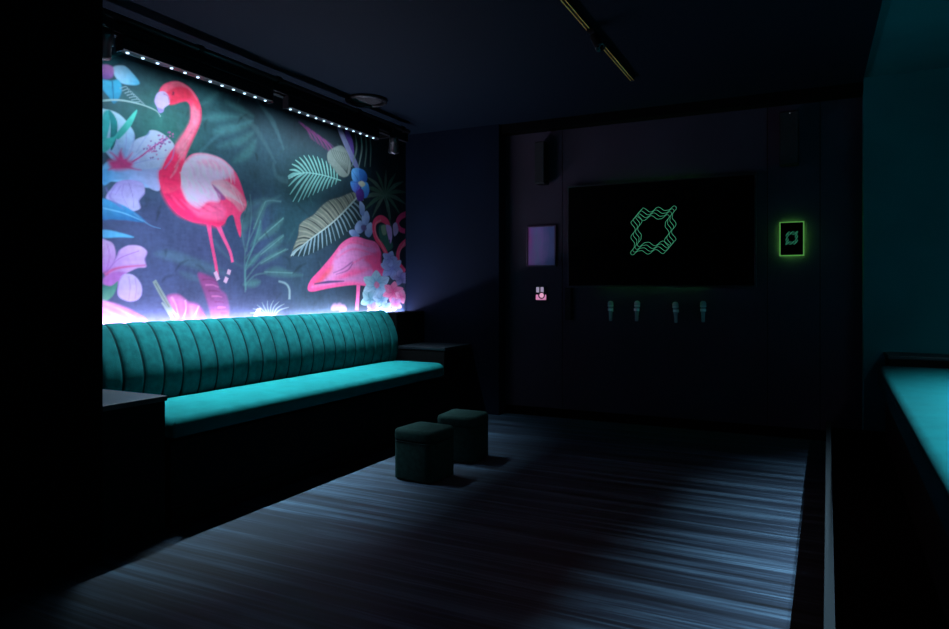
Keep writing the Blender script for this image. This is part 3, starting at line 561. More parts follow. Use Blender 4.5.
["s",[[3.773,2.265],[3.813,2.217],[3.828,2.149]],[0.0053,0.0147,0.0042],"#fbeaf6",0.55,0.0108,1],
["s",[[3.806,2.247],[3.846,2.211],[3.861,2.142]],[0.0053,0.0147,0.0042],"#e0a0c8",0.55,0.0108,1],
["s",[[3.838,2.265],[3.879,2.205],[3.895,2.136]],[0.0053,0.0147,0.0042],"#fbeaf6",0.55,0.0108,1],
["s",[[3.872,2.249],[3.913,2.2],[3.929,2.131]],[0.0053,0.0147,0.0042],"#e0a0c8",0.55,0.0108,1],
["s",[[3.417,2.14],[3.461,2.095],[3.479,2.039]],[0.0053,0.0158,0.0042],"#fdf0fa",0.5,0.0117,1],
["s",[[3.448,2.132],[3.495,2.087],[3.51,2.032]],[0.0053,0.0158,0.0042],"#e6a6cc",0.5,0.0117,1],
["s",[[3.479,2.124],[3.529,2.079],[3.542,2.025]],[0.0053,0.0158,0.0042],"#fdf0fa",0.5,0.0117,1],
["s",[[3.51,2.115],[3.563,2.071],[3.574,2.018]],[0.0053,0.0158,0.0042],"#e6a6cc",0.5,0.0117,1],
["s",[[3.542,2.107],[3.598,2.062],[3.607,2.011]],[0.0053,0.0158,0.0042],"#fdf0fa",0.5,0.0117,1],
["s",[[3.574,2.099],[3.633,2.054],[3.64,2.004]],[0.0053,0.0158,0.0042],"#e6a6cc",0.5,0.0117,1],
["s",[[3.607,2.09],[3.669,2.045],[3.673,1.996]],[0.0053,0.0158,0.0042],"#fdf0fa",0.5,0.0117,1],
["s",[[3.64,2.081],[3.705,2.037],[3.707,1.989]],[0.0053,0.0158,0.0042],"#e6a6cc",0.5,0.0117,1],
["s",[[3.673,2.073],[3.741,2.028],[3.741,1.982]],[0.0053,0.0158,0.0042],"#fdf0fa",0.5,0.0117,1],
["s",[[3.707,2.064],[3.778,2.019],[3.776,1.974]],[0.0053,0.0158,0.0042],"#e6a6cc",0.5,0.0117,1],
["s",[[3.306,1.98],[3.359,1.924],[3.413,1.885]],[0.0053,0.0168,0.0042],"#c81650",0.5,0.0135,1],
["s",[[3.344,1.967],[3.402,1.914],[3.457,1.879]],[0.0053,0.0168,0.0042],"#ff5a88",0.5,0.0135,1],
["s",[[3.382,1.956],[3.446,1.907],[3.501,1.876]],[0.0053,0.0168,0.0042],"#c81650",0.5,0.0135,1],
["s",[[3.422,1.948],[3.49,1.902],[3.547,1.876]],[0.0053,0.0168,0.0042],"#ff5a88",0.5,0.0135,1],
["s",[[3.461,1.943],[3.535,1.901],[3.593,1.877]],[0.0053,0.0168,0.0042],"#c81650",0.5,0.0135,1],
["s",[[3.501,1.94],[3.581,1.903],[3.64,1.881]],[0.0053,0.0168,0.0042],"#ff5a88",0.5,0.0135,1],
["s",[[3.542,1.941],[3.628,1.907],[3.688,1.887]],[0.0053,0.0168,0.0042],"#c81650",0.5,0.0135,1],
["s",[[3.584,1.945],[3.676,1.915],[3.736,1.895]],[0.0053,0.0168,0.0042],"#ff5a88",0.5,0.0135,1],
["s",[[3.626,1.951],[3.724,1.926],[3.786,1.906]],[0.0053,0.0168,0.0042],"#c81650",0.5,0.0135,1],
["s",[[3.811,2.162],[3.882,2.093],[3.926,2.039]],[0.0053,0.0137,0.0042],"#c84a70",0.55,0.0099,1],
["s",[[3.841,2.139],[3.905,2.072],[3.944,2.022]],[0.0053,0.0137,0.0042],"#f8c0cc",0.55,0.0099,1],
["s",[[3.872,2.115],[3.929,2.052],[3.963,2.004]],[0.0053,0.0137,0.0042],"#c84a70",0.55,0.0099,1],
["s",[[3.902,2.092],[3.952,2.031],[3.981,1.986]],[0.0053,0.0137,0.0042],"#f8c0cc",0.55,0.0099,1],
["s",[[3.934,2.068],[3.976,2.009],[4.0,1.968]],[0.0053,0.0137,0.0042],"#c84a70",0.55,0.0099,1],
["s",[[3.965,2.044],[4.0,1.988],[4.019,1.95]],[0.0053,0.0137,0.0042],"#f8c0cc",0.55,0.0099,1],
["s",[[3.997,2.02],[4.024,1.967],[4.038,1.932]],[0.0053,0.0137,0.0042],"#c84a70",0.55,0.0099,1],
["s",[[3.524,2.471],[3.497,2.419],[3.457,2.365]],[0.0063,0.0147,0.0042],"#d02850",0.5,0.0108,1],
["s",[[3.506,2.43],[3.479,2.378],[3.439,2.325]],[0.0063,0.0147,0.0042],"#f8a0b4",0.5,0.0108,1],
["s",[[3.488,2.389],[3.461,2.338],[3.422,2.285]],[0.0063,0.0147,0.0042],"#d02850",0.5,0.0108,1],
["s",[[3.47,2.349],[3.444,2.298],[3.404,2.246]],[0.0063,0.0147,0.0042],"#f8a0b4",0.5,0.0108,1],
["s",[[3.452,2.309],[3.426,2.259],[3.387,2.206]],[0.0063,0.0147,0.0042],"#d02850",0.5,0.0108,1],
["s",[[3.435,2.269],[3.408,2.219],[3.37,2.168]],[0.0063,0.0147,0.0042],"#f8a0b4",0.5,0.0108,1],
["s",[[3.417,2.23],[3.391,2.18],[3.352,2.129]],[0.0063,0.0147,0.0042],"#d02850",0.5,0.0108,1],
["s",[[3.4,2.191],[3.374,2.141],[3.335,2.09]],[0.0063,0.0147,0.0042],"#f8a0b4",0.5,0.0108,1],
["s",[[3.593,2.636],[3.598,2.558],[3.551,2.448],[3.475,2.304]],[0.0105,0.0147,0.0063],"#c81e48",0.55,0.0108,1],
["s",[[3.344,2.756],[3.413,2.778],[3.506,2.753],[3.565,2.694]],[0.0084,0.0147,0.0063],"#f8788c",0.6,0.009,1],
["s",[[3.277,2.666],[3.314,2.658],[3.327,2.615]],[0.0126,0.0126],"#8a1838",0.6,0.0072,1],
["s",[[3.051,2.328],[3.032,2.24],[2.991,2.165]],[0.0095,0.0063],"#7f84c4",0.6,0.009,1],
["s",[[3.365,2.325],[3.352,2.237],[3.285,2.145]],[0.0095,0.0063],"#7f84c4",0.6,0.009,1],
["s",[[3.173,2.384],[3.124,2.317],[3.066,2.221]],[0.0095,0.0063],"#7f84c4",0.6,0.009,1],
["s",[[2.847,1.954],[2.882,1.893],[2.972,1.829]],[0.0095,0.0063],"#7a62b4",0.55,0.009,1],
["s",[[3.128,1.957],[3.085,1.9],[3.095,1.85]],[0.0095,0.0063],"#7a62b4",0.55,0.009,1],
["s",[[2.927,1.998],[2.873,1.892],[2.954,1.843]],[0.0095,0.0063],"#7a62b4",0.55,0.009,1],
["s",[[3.147,1.559],[3.132,1.51],[3.14,1.458]],[0.0084,0.0053],"#8a60b0",0.6,0.0081,1],
["s",[[2.945,1.56],[2.918,1.509],[2.873,1.434]],[0.0084,0.0053],"#8a60b0",0.6,0.0081,1],
["s",[[2.972,1.403],[2.939,1.352],[2.932,1.27]],[0.0084,0.0053],"#8a60b0",0.6,0.0081,1],
["s",[[3.009,1.387],[3.019,1.32],[3.009,1.235]],[0.0084,0.0053],"#8a60b0",0.6,0.0081,1],
["s",[[3.056,1.379],[3.066,1.311],[3.056,1.243]],[0.0084,0.0053],"#8a60b0",0.6,0.0081,1],
["s",[[4.669,2.781],[4.762,2.749],[4.827,2.666]],[0.0189,0.0126,0.0053],"#54305e",0.75,0.009,1],
["s",[[4.694,2.775],[4.787,2.733],[4.853,2.659]],[0.0189,0.0126,0.0053],"#7a2f62",0.75,0.009,1],
["s",[[4.719,2.768],[4.813,2.716],[4.879,2.651]],[0.0189,0.0126,0.0053],"#7a2f62",0.75,0.009,1],
["s",[[4.744,2.762],[4.838,2.729],[4.906,2.644]],[0.0189,0.0126,0.0053],"#54305e",0.75,0.009,1],
["s",[[4.769,2.755],[4.864,2.712],[4.932,2.637]],[0.0189,0.0126,0.0053],"#7a2f62",0.75,0.009,1],
["s",[[4.794,2.749],[4.891,2.695],[4.959,2.63]],[0.0189,0.0126,0.0053],"#7a2f62",0.75,0.009,1],
["s",[[4.82,2.742],[4.917,2.708],[4.986,2.622]],[0.0189,0.0126,0.0053],"#54305e",0.75,0.009,1],
["s",[[4.846,2.735],[4.943,2.691],[5.013,2.615]],[0.0189,0.0126,0.0053],"#7a2f62",0.75,0.009,1],
["s",[[4.872,2.728],[4.97,2.674],[5.04,2.608]],[0.0189,0.0126,0.0053],"#7a2f62",0.75,0.009,1],
["s",[[4.898,2.722],[4.997,2.687],[5.067,2.6]],[0.0189,0.0126,0.0053],"#54305e",0.75,0.009,1],
["s",[[4.924,2.715],[5.024,2.67],[5.095,2.593]],[0.0189,0.0126,0.0053],"#7a2f62",0.75,0.009,1],
["s",[[4.951,2.708],[5.052,2.653],[5.123,2.585]],[0.0189,0.0126,0.0053],"#7a2f62",0.75,0.009,1],
["s",[[4.978,2.701],[5.079,2.665],[5.151,2.577]],[0.0189,0.0126,0.0053],"#54305e",0.75,0.009,1],
["s",[[5.005,2.694],[5.107,2.648],[5.18,2.57]],[0.0189,0.0126,0.0053],"#7a2f62",0.75,0.009,1],
["s",[[5.032,2.686],[5.135,2.63],[5.208,2.562]],[0.0189,0.0126,0.0053],"#7a2f62",0.75,0.009,1],
["s",[[5.06,2.679],[5.163,2.643],[5.237,2.554]],[0.0189,0.0126,0.0053],"#54305e",0.75,0.009,1],
["p",[[5.212,2.845],[5.27,2.858],[5.389,2.725],[5.53,2.564],[5.566,2.484],[5.467,2.527],[5.325,2.687]],"#a8a2cc",1,0.0072,1,"#6f6a9c",[[5.229,2.844],[5.543,2.499]]],
["p",[[5.325,2.822],[5.38,2.85],[5.454,2.764],[5.476,2.635],[5.411,2.703]],"#6f4aa0",0.9,0.009,1],
["s",[[5.498,2.84],[5.516,2.696],[5.437,2.509]],[0.0105,0.0273,0.0105],"#75857c",0.85,0.0072,1],
["s",[[5.588,2.858],[5.606,2.713],[5.552,2.528]],[0.0105,0.0273,0.0105],"#8a9a94",0.85,0.0072,1],
["s",[[5.666,2.874],[5.685,2.727],[5.653,2.544]],[0.0105,0.0273,0.0105],"#75857c",0.85,0.0072,1],
["s",[[5.741,2.89],[5.76,2.741],[5.75,2.56]],[0.0105,0.0273,0.0105],"#75857c",0.85,0.0072,1],
["p",[[5.067,2.575],[5.159,2.643],[5.283,2.684],[5.38,2.631],[5.424,2.533],[5.389,2.422],[5.283,2.388],[5.139,2.435],[5.079,2.489]],"#6f756f",1,0.009,1,"#878a84",[[5.099,2.593],[5.389,2.435]]],
["s",[[5.119,2.622],[5.18,2.544],[5.368,2.432]],[0.0073,0.0053],"#2c3638",0.8,0.0045,1],
["s",[[5.151,2.623],[5.208,2.549],[5.368,2.432]],[0.0073,0.0053],"#2c3638",0.8,0.0045,1],
["s",[[5.184,2.624],[5.237,2.554],[5.368,2.432]],[0.0073,0.0053],"#2c3638",0.8,0.0045,1],
["s",[[5.216,2.625],[5.266,2.559],[5.368,2.432]],[0.0073,0.0053],"#2c3638",0.8,0.0045,1],
["s",[[5.249,2.626],[5.295,2.564],[5.368,2.432]],[0.0073,0.0053],"#2c3638",0.8,0.0045,1],
["s",[[5.283,2.627],[5.325,2.569],[5.368,2.432]],[0.0073,0.0053],"#2c3638",0.8,0.0045,1],
["s",[[5.316,2.628],[5.355,2.574],[5.368,2.432]],[0.0073,0.0053],"#2c3638",0.8,0.0045,1],
["s",[[5.35,2.629],[5.385,2.579],[5.368,2.432]],[0.0073,0.0053],"#2c3638",0.8,0.0045,1],
["p",[[4.535,2.276],[4.565,2.367],[4.634,2.443],[4.758,2.502],[4.924,2.517],[5.079,2.489],[5.188,2.425],[5.27,2.352],[5.27,2.347],[5.159,2.285],[4.982,2.211],[4.776,2.124],[4.61,2.061],[4.548,2.155],[4.535,2.276]],"#1c3c40",0.9,0.012,1],
["r",[[4.542,2.259],[4.722,2.338],[4.982,2.36],[5.27,2.35]],[[4.535,2.276],[4.565,2.367],[4.634,2.443],[4.758,2.502],[4.924,2.517],[5.079,2.489],[5.188,2.425],[5.27,2.352]],16,0.0135,"#7fb0a8",0.95,0.0036,0.04,0.95,0.22],
["r",[[4.542,2.259],[4.722,2.338],[4.982,2.36],[5.27,2.35]],[[4.535,2.276],[4.548,2.155],[4.61,2.061],[4.776,2.124],[4.982,2.211],[5.159,2.285],[5.27,2.347]],16,0.0135,"#78a8a2",0.95,0.0036,0.04,0.95,0.3],
["s",[[4.542,2.259],[4.722,2.338],[4.982,2.36],[5.27,2.35]],[0.0063,0.0105],"#9accc4",0.8,0.0045,1],
["s",[[6.021,2.304],[5.902,2.195],[5.787,2.046]],[0.0158,0.0473,0.0084],"#4d5c52",0.85,0.0072,1],
["s",[[6.021,2.304],[5.834,2.228],[5.655,2.113]],[0.0158,0.0473,0.0084],"#3d5648",0.85,0.0072,1],
["s",[[6.021,2.304],[5.8,2.28],[5.592,2.214]],[0.0158,0.0473,0.0084],"#4d5c52",0.85,0.0072,1],
["s",[[6.021,2.304],[5.809,2.34],[5.607,2.331]],[0.0158,0.0473,0.0084],"#3d5648",0.85,0.0072,1],
["s",[[6.021,2.304],[5.856,2.398],[5.698,2.444]],[0.0158,0.0473,0.0084],"#4d5c52",0.85,0.0072,1],
["s",[[6.021,2.304],[5.935,2.442],[5.851,2.532]],[0.0158,0.0473,0.0084],"#3d5648",0.85,0.0072,1],
["s",[[6.021,2.304],[6.031,2.463],[6.04,2.577]],[0.0158,0.0473,0.0084],"#4d5c52",0.85,0.0072,1],
["s",[[6.021,2.304],[6.124,2.456],[6.229,2.566]],[0.0158,0.0473,0.0084],"#3d5648",0.85,0.0072,1],
["s",[[6.021,2.304],[6.195,2.422],[6.376,2.498]],[0.0158,0.0473,0.0084],"#4d5c52",0.85,0.0072,1],
["s",[[6.021,2.304],[6.228,2.367],[6.446,2.387]],[0.0158,0.0473,0.0084],"#3d5648",0.85,0.0072,1],
["s",[[6.021,2.304],[6.215,2.304],[6.42,2.256]],[0.0158,0.0473,0.0084],"#4d5c52",0.85,0.0072,1],
["s",[[6.021,2.304],[6.16,2.245],[6.305,2.137]],[0.0158,0.0473,0.0084],"#3d5648",0.85,0.0072,1],
["s",[[6.021,2.304],[6.075,2.203],[6.13,2.055]],[0.0158,0.0473,0.0084],"#4d5c52",0.85,0.0072,1],
["s",[[5.995,2.286],[6.072,2.137],[6.15,1.948]],[0.0126,0.0105],"#4a6054",0.9,0.0045,1],
["p",[[4.572,1.596],[4.612,1.688],[4.664,1.775],[4.682,1.87],[4.767,1.931],[4.864,1.977],[4.981,2.072],[5.102,2.141],[5.264,2.19],[5.452,2.259],[5.59,2.27],[5.59,2.27],[5.659,2.146],[5.61,2.021],[5.491,1.951],[5.376,1.872],[5.245,1.793],[5.085,1.722],[4.881,1.643],[4.736,1.6],[4.572,1.596]],"#1a2c32",0.95,0.012,1],
["p",[[4.572,1.596],[4.612,1.688],[4.664,1.775],[4.682,1.87],[4.767,1.931],[4.864,1.977],[4.981,2.072],[5.102,2.141],[5.264,2.19],[5.452,2.259],[5.59,2.27],[5.59,2.27],[5.395,2.117],[5.191,1.968],[5.015,1.861],[4.848,1.77],[4.704,1.683],[4.572,1.596]],"#6d6b62",0.9,0.01,1],
["r",[[4.572,1.596],[4.704,1.683],[4.848,1.77],[5.015,1.861],[5.191,1.968],[5.395,2.117],[5.59,2.27]],[[4.572,1.596],[4.612,1.688],[4.664,1.775],[4.682,1.87],[4.767,1.931],[4.864,1.977],[4.981,2.072],[5.102,2.141],[5.264,2.19],[5.452,2.259],[5.59,2.27]],26,0.0108,"#868074",0.9,0.0036,0.03,0.97,0.16],
["r",[[4.572,1.596],[4.704,1.683],[4.848,1.77],[5.015,1.861],[5.191,1.968],[5.395,2.117],[5.59,2.27]],[[4.572,1.596],[4.612,1.688],[4.664,1.775],[4.682,1.87],[4.767,1.931],[4.864,1.977],[4.981,2.072],[5.102,2.141],[5.264,2.19],[5.452,2.259],[5.59,2.27]],11,0.009,"#22282a",0.95,0.0045,0.05,0.93,0.16],
["r",[[4.572,1.596],[4.704,1.683],[4.848,1.77],[5.015,1.861],[5.191,1.968],[5.395,2.117],[5.59,2.27]],[[4.572,1.596],[4.736,1.6],[4.881,1.643],[5.085,1.722],[5.245,1.793],[5.376,1.872],[5.491,1.951],[5.61,2.021],[5.659,2.146],[5.59,2.27]],22,0.0153,"#7c8c96",0.95,0.0036,0.03,0.97,0.14],
["r",[[4.572,1.596],[4.704,1.683],[4.848,1.77],[5.015,1.861],[5.191,1.968],[5.395,2.117],[5.59,2.27]],[[4.572,1.596],[4.736,1.6],[4.881,1.643],[5.085,1.722],[5.245,1.793],[5.376,1.872],[5.491,1.951],[5.61,2.021],[5.659,2.146],[5.59,2.27]],9,0.009,"#1a2c32",0.9,0.0045,0.1,0.95,0.14],
["s",[[4.572,1.596],[4.704,1.683],[4.848,1.77],[5.015,1.861],[5.191,1.968],[5.395,2.117],[5.59,2.27]],[0.0084,0.0189],"#a4acaa",1,0.0045,1],
["p",[[5.44,2.475],[5.53,2.513],[5.604,2.501],[5.604,2.421],[5.53,2.364],[5.45,2.387]],"#6fb0ea",1,0.0072,1,"#2f62b8",[[5.44,2.475],[5.604,2.421]]],
["s",[[5.44,2.475],[5.575,2.369]],[0.0073,0.0042],"#1d3a80",0.6,0.0063,1],
["p",[[5.567,2.496],[5.642,2.507],[5.699,2.458],[5.68,2.397],[5.604,2.375]],"#3c7cd0",1,0.0072,1,"#274a98",[[5.567,2.496],[5.68,2.397]]],
["s",[[5.567,2.496],[5.575,2.369]],[0.0073,0.0042],"#1d3a80",0.6,0.0063,1],
["p",[[5.422,2.36],[5.53,2.376],[5.586,2.338],[5.53,2.262],[5.45,2.285]],"#4f93dc",1,0.0072,1,"#5a4ab0",[[5.422,2.36],[5.53,2.262]]],
["s",[[5.422,2.36],[5.575,2.369]],[0.0073,0.0042],"#1d3a80",0.6,0.0063,1],
["p",[[5.604,2.363],[5.699,2.388],[5.734,2.311],[5.68,2.234],[5.612,2.249]],"#5aa4e4",1,0.0072,1,"#2f58b0",[[5.604,2.363],[5.68,2.234]]],
["s",[[5.604,2.363],[5.575,2.369]],[0.0073,0.0042],"#1d3a80",0.6,0.0063,1],
["p",[[5.512,2.271],[5.604,2.317],[5.65,2.254],[5.597,2.178],[5.523,2.204]],"#5b2f86",1,0.0072,1,"#3a1f66",[[5.512,2.271],[5.597,2.178]]],
["s",[[5.512,2.271],[5.575,2.369]],[0.0073,0.0042],"#1d3a80",0.6,0.0063,1],
["p",[[5.543,2.365],[5.611,2.393],[5.666,2.369],[5.611,2.334]],"#e0d8c0",1,0.009,1],
["p",[[5.491,1.928],[5.57,1.994],[5.651,1.953],[5.61,1.878],[5.523,1.866]],"#a9b4e0",1,0.0072,1,"#7484b8",[[5.491,1.928],[5.61,1.878]]],
["p",[[5.61,2.045],[5.692,2.102],[5.742,2.034],[5.692,1.956],[5.618,1.974]],"#a9b4e0",1,0.0072,1,"#7484b8",[[5.61,2.045],[5.692,1.956]]],
["p",[[5.692,1.956],[5.775,1.988],[5.796,1.904],[5.733,1.838],[5.659,1.869]],"#a9b4e0",1,0.0072,1,"#7484b8",[[5.692,1.956],[5.733,1.838]]],
["p",[[5.395,1.873],[5.483,1.892],[5.57,1.839],[5.452,1.824]],"#a9b4e0",1,0.0072,1,"#7484b8",[[5.395,1.873],[5.452,1.824]]],
["p",[[5.57,2.184],[5.651,2.145],[5.643,2.048],[5.578,2.066]],"#a9b4e0",1,0.0072,1,"#7484b8",[[5.57,2.184],[5.578,2.066]]],
["p",[[5.59,1.936],[5.651,1.958],[5.692,1.92],[5.63,1.891]],"#5a4a78",0.9,0.009,1],
["p",[[5.903,1.95],[5.991,1.982],[6.104,1.864],[6.173,1.766],[6.036,1.708],[5.947,1.778]],"#2f5a50",1,0.0108,1],
["p",[[5.947,1.966],[6.036,1.986],[6.045,1.898],[5.982,1.881]],"#8a9a80",0.9,0.009,1],
["p",[[4.79,1.32],[4.842,1.4],[4.974,1.496],[5.148,1.636],[5.293,1.757],[5.483,1.826],[5.692,1.811],[5.852,1.792],[5.938,1.703],[5.93,1.59],[6.045,1.45],[5.956,1.374],[5.733,1.338],[5.491,1.351],[5.12,1.321],[4.848,1.286]],"#e84a86",1,0.0063,1,"#f0609a",[[4.848,1.325],[5.817,1.795]]],
["p",[[5.191,1.624],[5.338,1.737],[5.511,1.771],[5.733,1.761],[5.882,1.7],[5.869,1.576],[5.651,1.52],[5.452,1.51],[5.264,1.44],[5.015,1.369],[5.12,1.505]],"#e690cc",0.85,0.036,1,"#e07ab8",[[5.264,1.669],[5.733,1.498]]],
["p",[[4.848,1.325],[5.015,1.38],[5.264,1.406],[5.57,1.458],[5.817,1.525],[5.947,1.454],[5.733,1.376],[5.414,1.385],[5.12,1.359]],"#dc8cc8",0.8,0.027,1],
["p",[[4.881,1.346],[4.998,1.446],[5.137,1.528],[5.12,1.46],[4.981,1.38]],"#f2503c",0.55,0.036,1],
["s",[[4.881,1.355],[5.085,1.375],[5.319,1.386]],[0.0105,0.0252,0.0084],"#3b3060",0.95,0.0072,1],
["s",[[5.155,1.461],[5.301,1.505],[5.452,1.573],[5.376,1.494],[5.191,1.448]],[0.0063,0.021,0.0063],"#8a3f7a",0.8,0.009,1],
["s",[[5.264,1.692],[5.452,1.767],[5.733,1.741]],[0.0105,0.0189,0.0084],"#f23a74",0.6,0.018,1],
["s",[[5.191,1.597],[5.452,1.702],[5.817,1.672]],[0.0105,0.0189,0.0084],"#f23a74",0.6,0.018,1],
["s",[[5.452,1.561],[5.692,1.642],[5.882,1.626]],[0.0105,0.0189,0.0084],"#f23a74",0.6,0.018,1],
["p",[[5.651,1.616],[5.925,1.702],[5.947,1.578],[6.045,1.45],[5.947,1.391],[5.817,1.451],[5.767,1.548]],"#ee3f78",0.8,0.027,1],
["s",[[6.063,1.664],[5.974,1.755],[5.86,1.835],[5.817,1.93],[5.843,2.006],[5.947,2.048],[6.059,2.018],[6.1,1.953]],[0.063,0.0578,0.0578,0.063,0.0683,0.0735,0.0735,0.0525],"#e23a62",1,0.0054,1],
["s",[[6.036,1.695],[5.947,1.783],[5.852,1.884],[5.843,1.982],[5.947,2.033]],[0.0158,0.0158],"#f2808c",0.8,0.009,1],
["p",[[6.036,1.986],[6.136,1.974],[6.155,1.868],[6.118,1.794],[6.081,1.863]],"#c89ad8",1,0.0072,1],
["s",[[6.104,1.839],[6.118,1.789]],[0.021,0.0105],"#4b3a6a",1,0.0045,1],
["s",[[6.462,2.155],[6.325,2.102],[6.258,2.031],[6.306,1.97],[6.413,1.952]],[0.063,0.063,0.063,0.0525],"#d83a70",1,0.0054,1],
["p",[[6.173,1.998],[6.244,2.029],[6.277,1.941],[6.197,1.884]],"#c8a6d8",1,0.0072,1],
["s",[[6.462,1.849],[6.325,1.775],[6.267,1.681],[6.286,1.59],[6.413,1.502]],[0.0735,0.063,0.063,0.063,0.063],"#e0446a",1,0.0054,1],
["s",[[6.413,1.828],[6.306,1.722],[6.306,1.604]],[0.0158,0.0105],"#f08a98",0.7,0.009,1],
["s",[[5.55,1.351],[5.538,1.232],[5.523,1.102]],[0.063,0.0525,0.0525],"#e8609c",1,0.0045,1],
["s",[[6.172,1.544],[6.286,1.56],[6.373,1.496]],[0.0116,0.0095],"#27404a",0.55,0.0072,1],
["p",[[6.172,1.544],[6.286,1.56],[6.373,1.496],[6.228,1.472],[6.156,1.519]],"#b4c4ec",1,0.0054,1,"#7a86c0",[[6.373,1.496],[6.15,1.534]]],
["s",[[6.228,1.472],[6.156,1.519]],[0.0084,0.0053],"#7a86c0",0.6,0.0072,1],
["s",[[6.15,1.534],[6.26,1.515],[6.373,1.496]],[0.0063,0.0032],"#7a86c0",0.7,0.0045,1],
["s",[[6.176,1.529],[6.251,1.483],[6.19,1.409]],[0.0116,0.0095],"#27404a",0.55,0.0072,1],
["p",[[6.176,1.529],[6.251,1.483],[6.19,1.409],[6.09,1.464],[6.13,1.523]],"#b4c4ec",1,0.0054,1,"#7a86c0",[[6.19,1.409],[6.15,1.534]]],
["s",[[6.09,1.464],[6.13,1.523]],[0.0084,0.0053],"#7a86c0",0.6,0.0072,1],
["s",[[6.15,1.534],[6.17,1.472],[6.19,1.409]],[0.0063,0.0032],"#7a86c0",0.7,0.0045,1],
["s",[[6.154,1.519],[6.117,1.459],[5.977,1.449]],[0.0116,0.0095],"#27404a",0.55,0.0072,1],
["p",[[6.154,1.519],[6.117,1.459],[5.977,1.449],[6.014,1.525],[6.124,1.538]],"#b4c4ec",1,0.0054,1,"#7a86c0",[[5.977,1.449],[6.15,1.534]]],
["s",[[6.014,1.525],[6.124,1.538]],[0.0084,0.0053],"#7a86c0",0.6,0.0072,1],
["s",[[6.15,1.534],[6.062,1.491],[5.977,1.449]],[0.0063,0.0032],"#7a86c0",0.7,0.0045,1],
["s",[[6.128,1.524],[6.019,1.51],[5.938,1.571]],[0.0116,0.0095],"#27404a",0.55,0.0072,1],
["p",[[6.128,1.524],[6.019,1.51],[5.938,1.571],[6.073,1.595],[6.144,1.549]],"#b4c4ec",1,0.0054,1,"#7a86c0",[[5.938,1.571],[6.15,1.534]]],
["s",[[6.073,1.595],[6.144,1.549]],[0.0084,0.0053],"#7a86c0",0.6,0.0072,1],
["s",[[6.15,1.534],[6.043,1.553],[5.938,1.571]],[0.0063,0.0032],"#7a86c0",0.7,0.0045,1],
["s",[[6.125,1.54],[6.051,1.584],[6.11,1.659]],[0.0116,0.0095],"#27404a",0.55,0.0072,1],
["p",[[6.125,1.54],[6.051,1.584],[6.11,1.659],[6.211,1.606],[6.171,1.545]],"#b4c4ec",1,0.0054,1,"#7a86c0",[[6.11,1.659],[6.15,1.534]]],
["s",[[6.211,1.606],[6.171,1.545]],[0.0084,0.0053],"#7a86c0",0.6,0.0072,1],
["s",[[6.15,1.534],[6.13,1.597],[6.11,1.659]],[0.0063,0.0032],"#7a86c0",0.7,0.0045,1],
["s",[[6.147,1.549],[6.184,1.61],[6.331,1.624]],[0.0116,0.0095],"#27404a",0.55,0.0072,1],
["p",[[6.147,1.549],[6.184,1.61],[6.331,1.624],[6.291,1.544],[6.177,1.531]],"#b4c4ec",1,0.0054,1,"#7a86c0",[[6.331,1.624],[6.15,1.534]]],
["s",[[6.291,1.544],[6.177,1.531]],[0.0084,0.0053],"#7a86c0",0.6,0.0072,1],
["s",[[6.15,1.534],[6.24,1.579],[6.331,1.624]],[0.0063,0.0032],"#7a86c0",0.7,0.0045,1],
["s",[[6.093,1.643],[6.068,1.681],[6.158,1.719]],[0.0116,0.0095],"#27404a",0.55,0.0072,1],
["p",[[6.093,1.643],[6.068,1.681],[6.158,1.719],[6.188,1.662],[6.122,1.638]],"#a6b8e6",1,0.0054,1,"#8a8cc8",[[6.158,1.719],[6.104,1.635]]],
["s",[[6.188,1.662],[6.122,1.638]],[0.0084,0.0053],"#8a8cc8",0.6,0.0072,1],
["s",[[6.104,1.635],[6.131,1.677],[6.158,1.719]],[0.0063,0.0032],"#8a8cc8",0.7,0.0045,1],
["s",[[6.115,1.644],[6.175,1.672],[6.262,1.638]],[0.0116,0.0095],"#27404a",0.55,0.0072,1],
["p",[[6.115,1.644],[6.175,1.672],[6.262,1.638],[6.17,1.6],[6.114,1.626]],"#a6b8e6",1,0.0054,1,"#8a8cc8",[[6.262,1.638],[6.104,1.635]]],
["s",[[6.17,1.6],[6.114,1.626]],[0.0084,0.0053],"#8a8cc8",0.6,0.0072,1],
["s",[[6.104,1.635],[6.183,1.637],[6.262,1.638]],[0.0063,0.0032],"#8a8cc8",0.7,0.0045,1],
["s",[[6.122,1.633],[6.185,1.611],[6.147,1.553]],[0.0116,0.0095],"#27404a",0.55,0.0072,1],
["p",[[6.122,1.633],[6.185,1.611],[6.147,1.553],[6.062,1.587],[6.092,1.627]],"#a6b8e6",1,0.0054,1,"#8a8cc8",[[6.147,1.553],[6.104,1.635]]],
["s",[[6.062,1.587],[6.092,1.627]],[0.0084,0.0053],"#8a8cc8",0.6,0.0072,1],
["s",[[6.104,1.635],[6.126,1.594],[6.147,1.553]],[0.0063,0.0032],"#8a8cc8",0.7,0.0045,1],
["s",[[6.105,1.625],[6.083,1.584],[5.977,1.582]],[0.0116,0.0095],"#27404a",0.55,0.0072,1],
["p",[[6.105,1.625],[6.083,1.584],[5.977,1.582],[6.013,1.639],[6.087,1.638]],"#a6b8e6",1,0.0054,1,"#8a8cc8",[[5.977,1.582],[6.104,1.635]]],
["s",[[6.013,1.639],[6.087,1.638]],[0.0084,0.0053],"#8a8cc8",0.6,0.0072,1],
["s",[[6.104,1.635],[6.04,1.608],[5.977,1.582]],[0.0063,0.0032],"#8a8cc8",0.7,0.0045,1],
["s",[[6.087,1.631],[6.012,1.626],[5.983,1.682]],[0.0116,0.0095],"#27404a",0.55,0.0072,1],
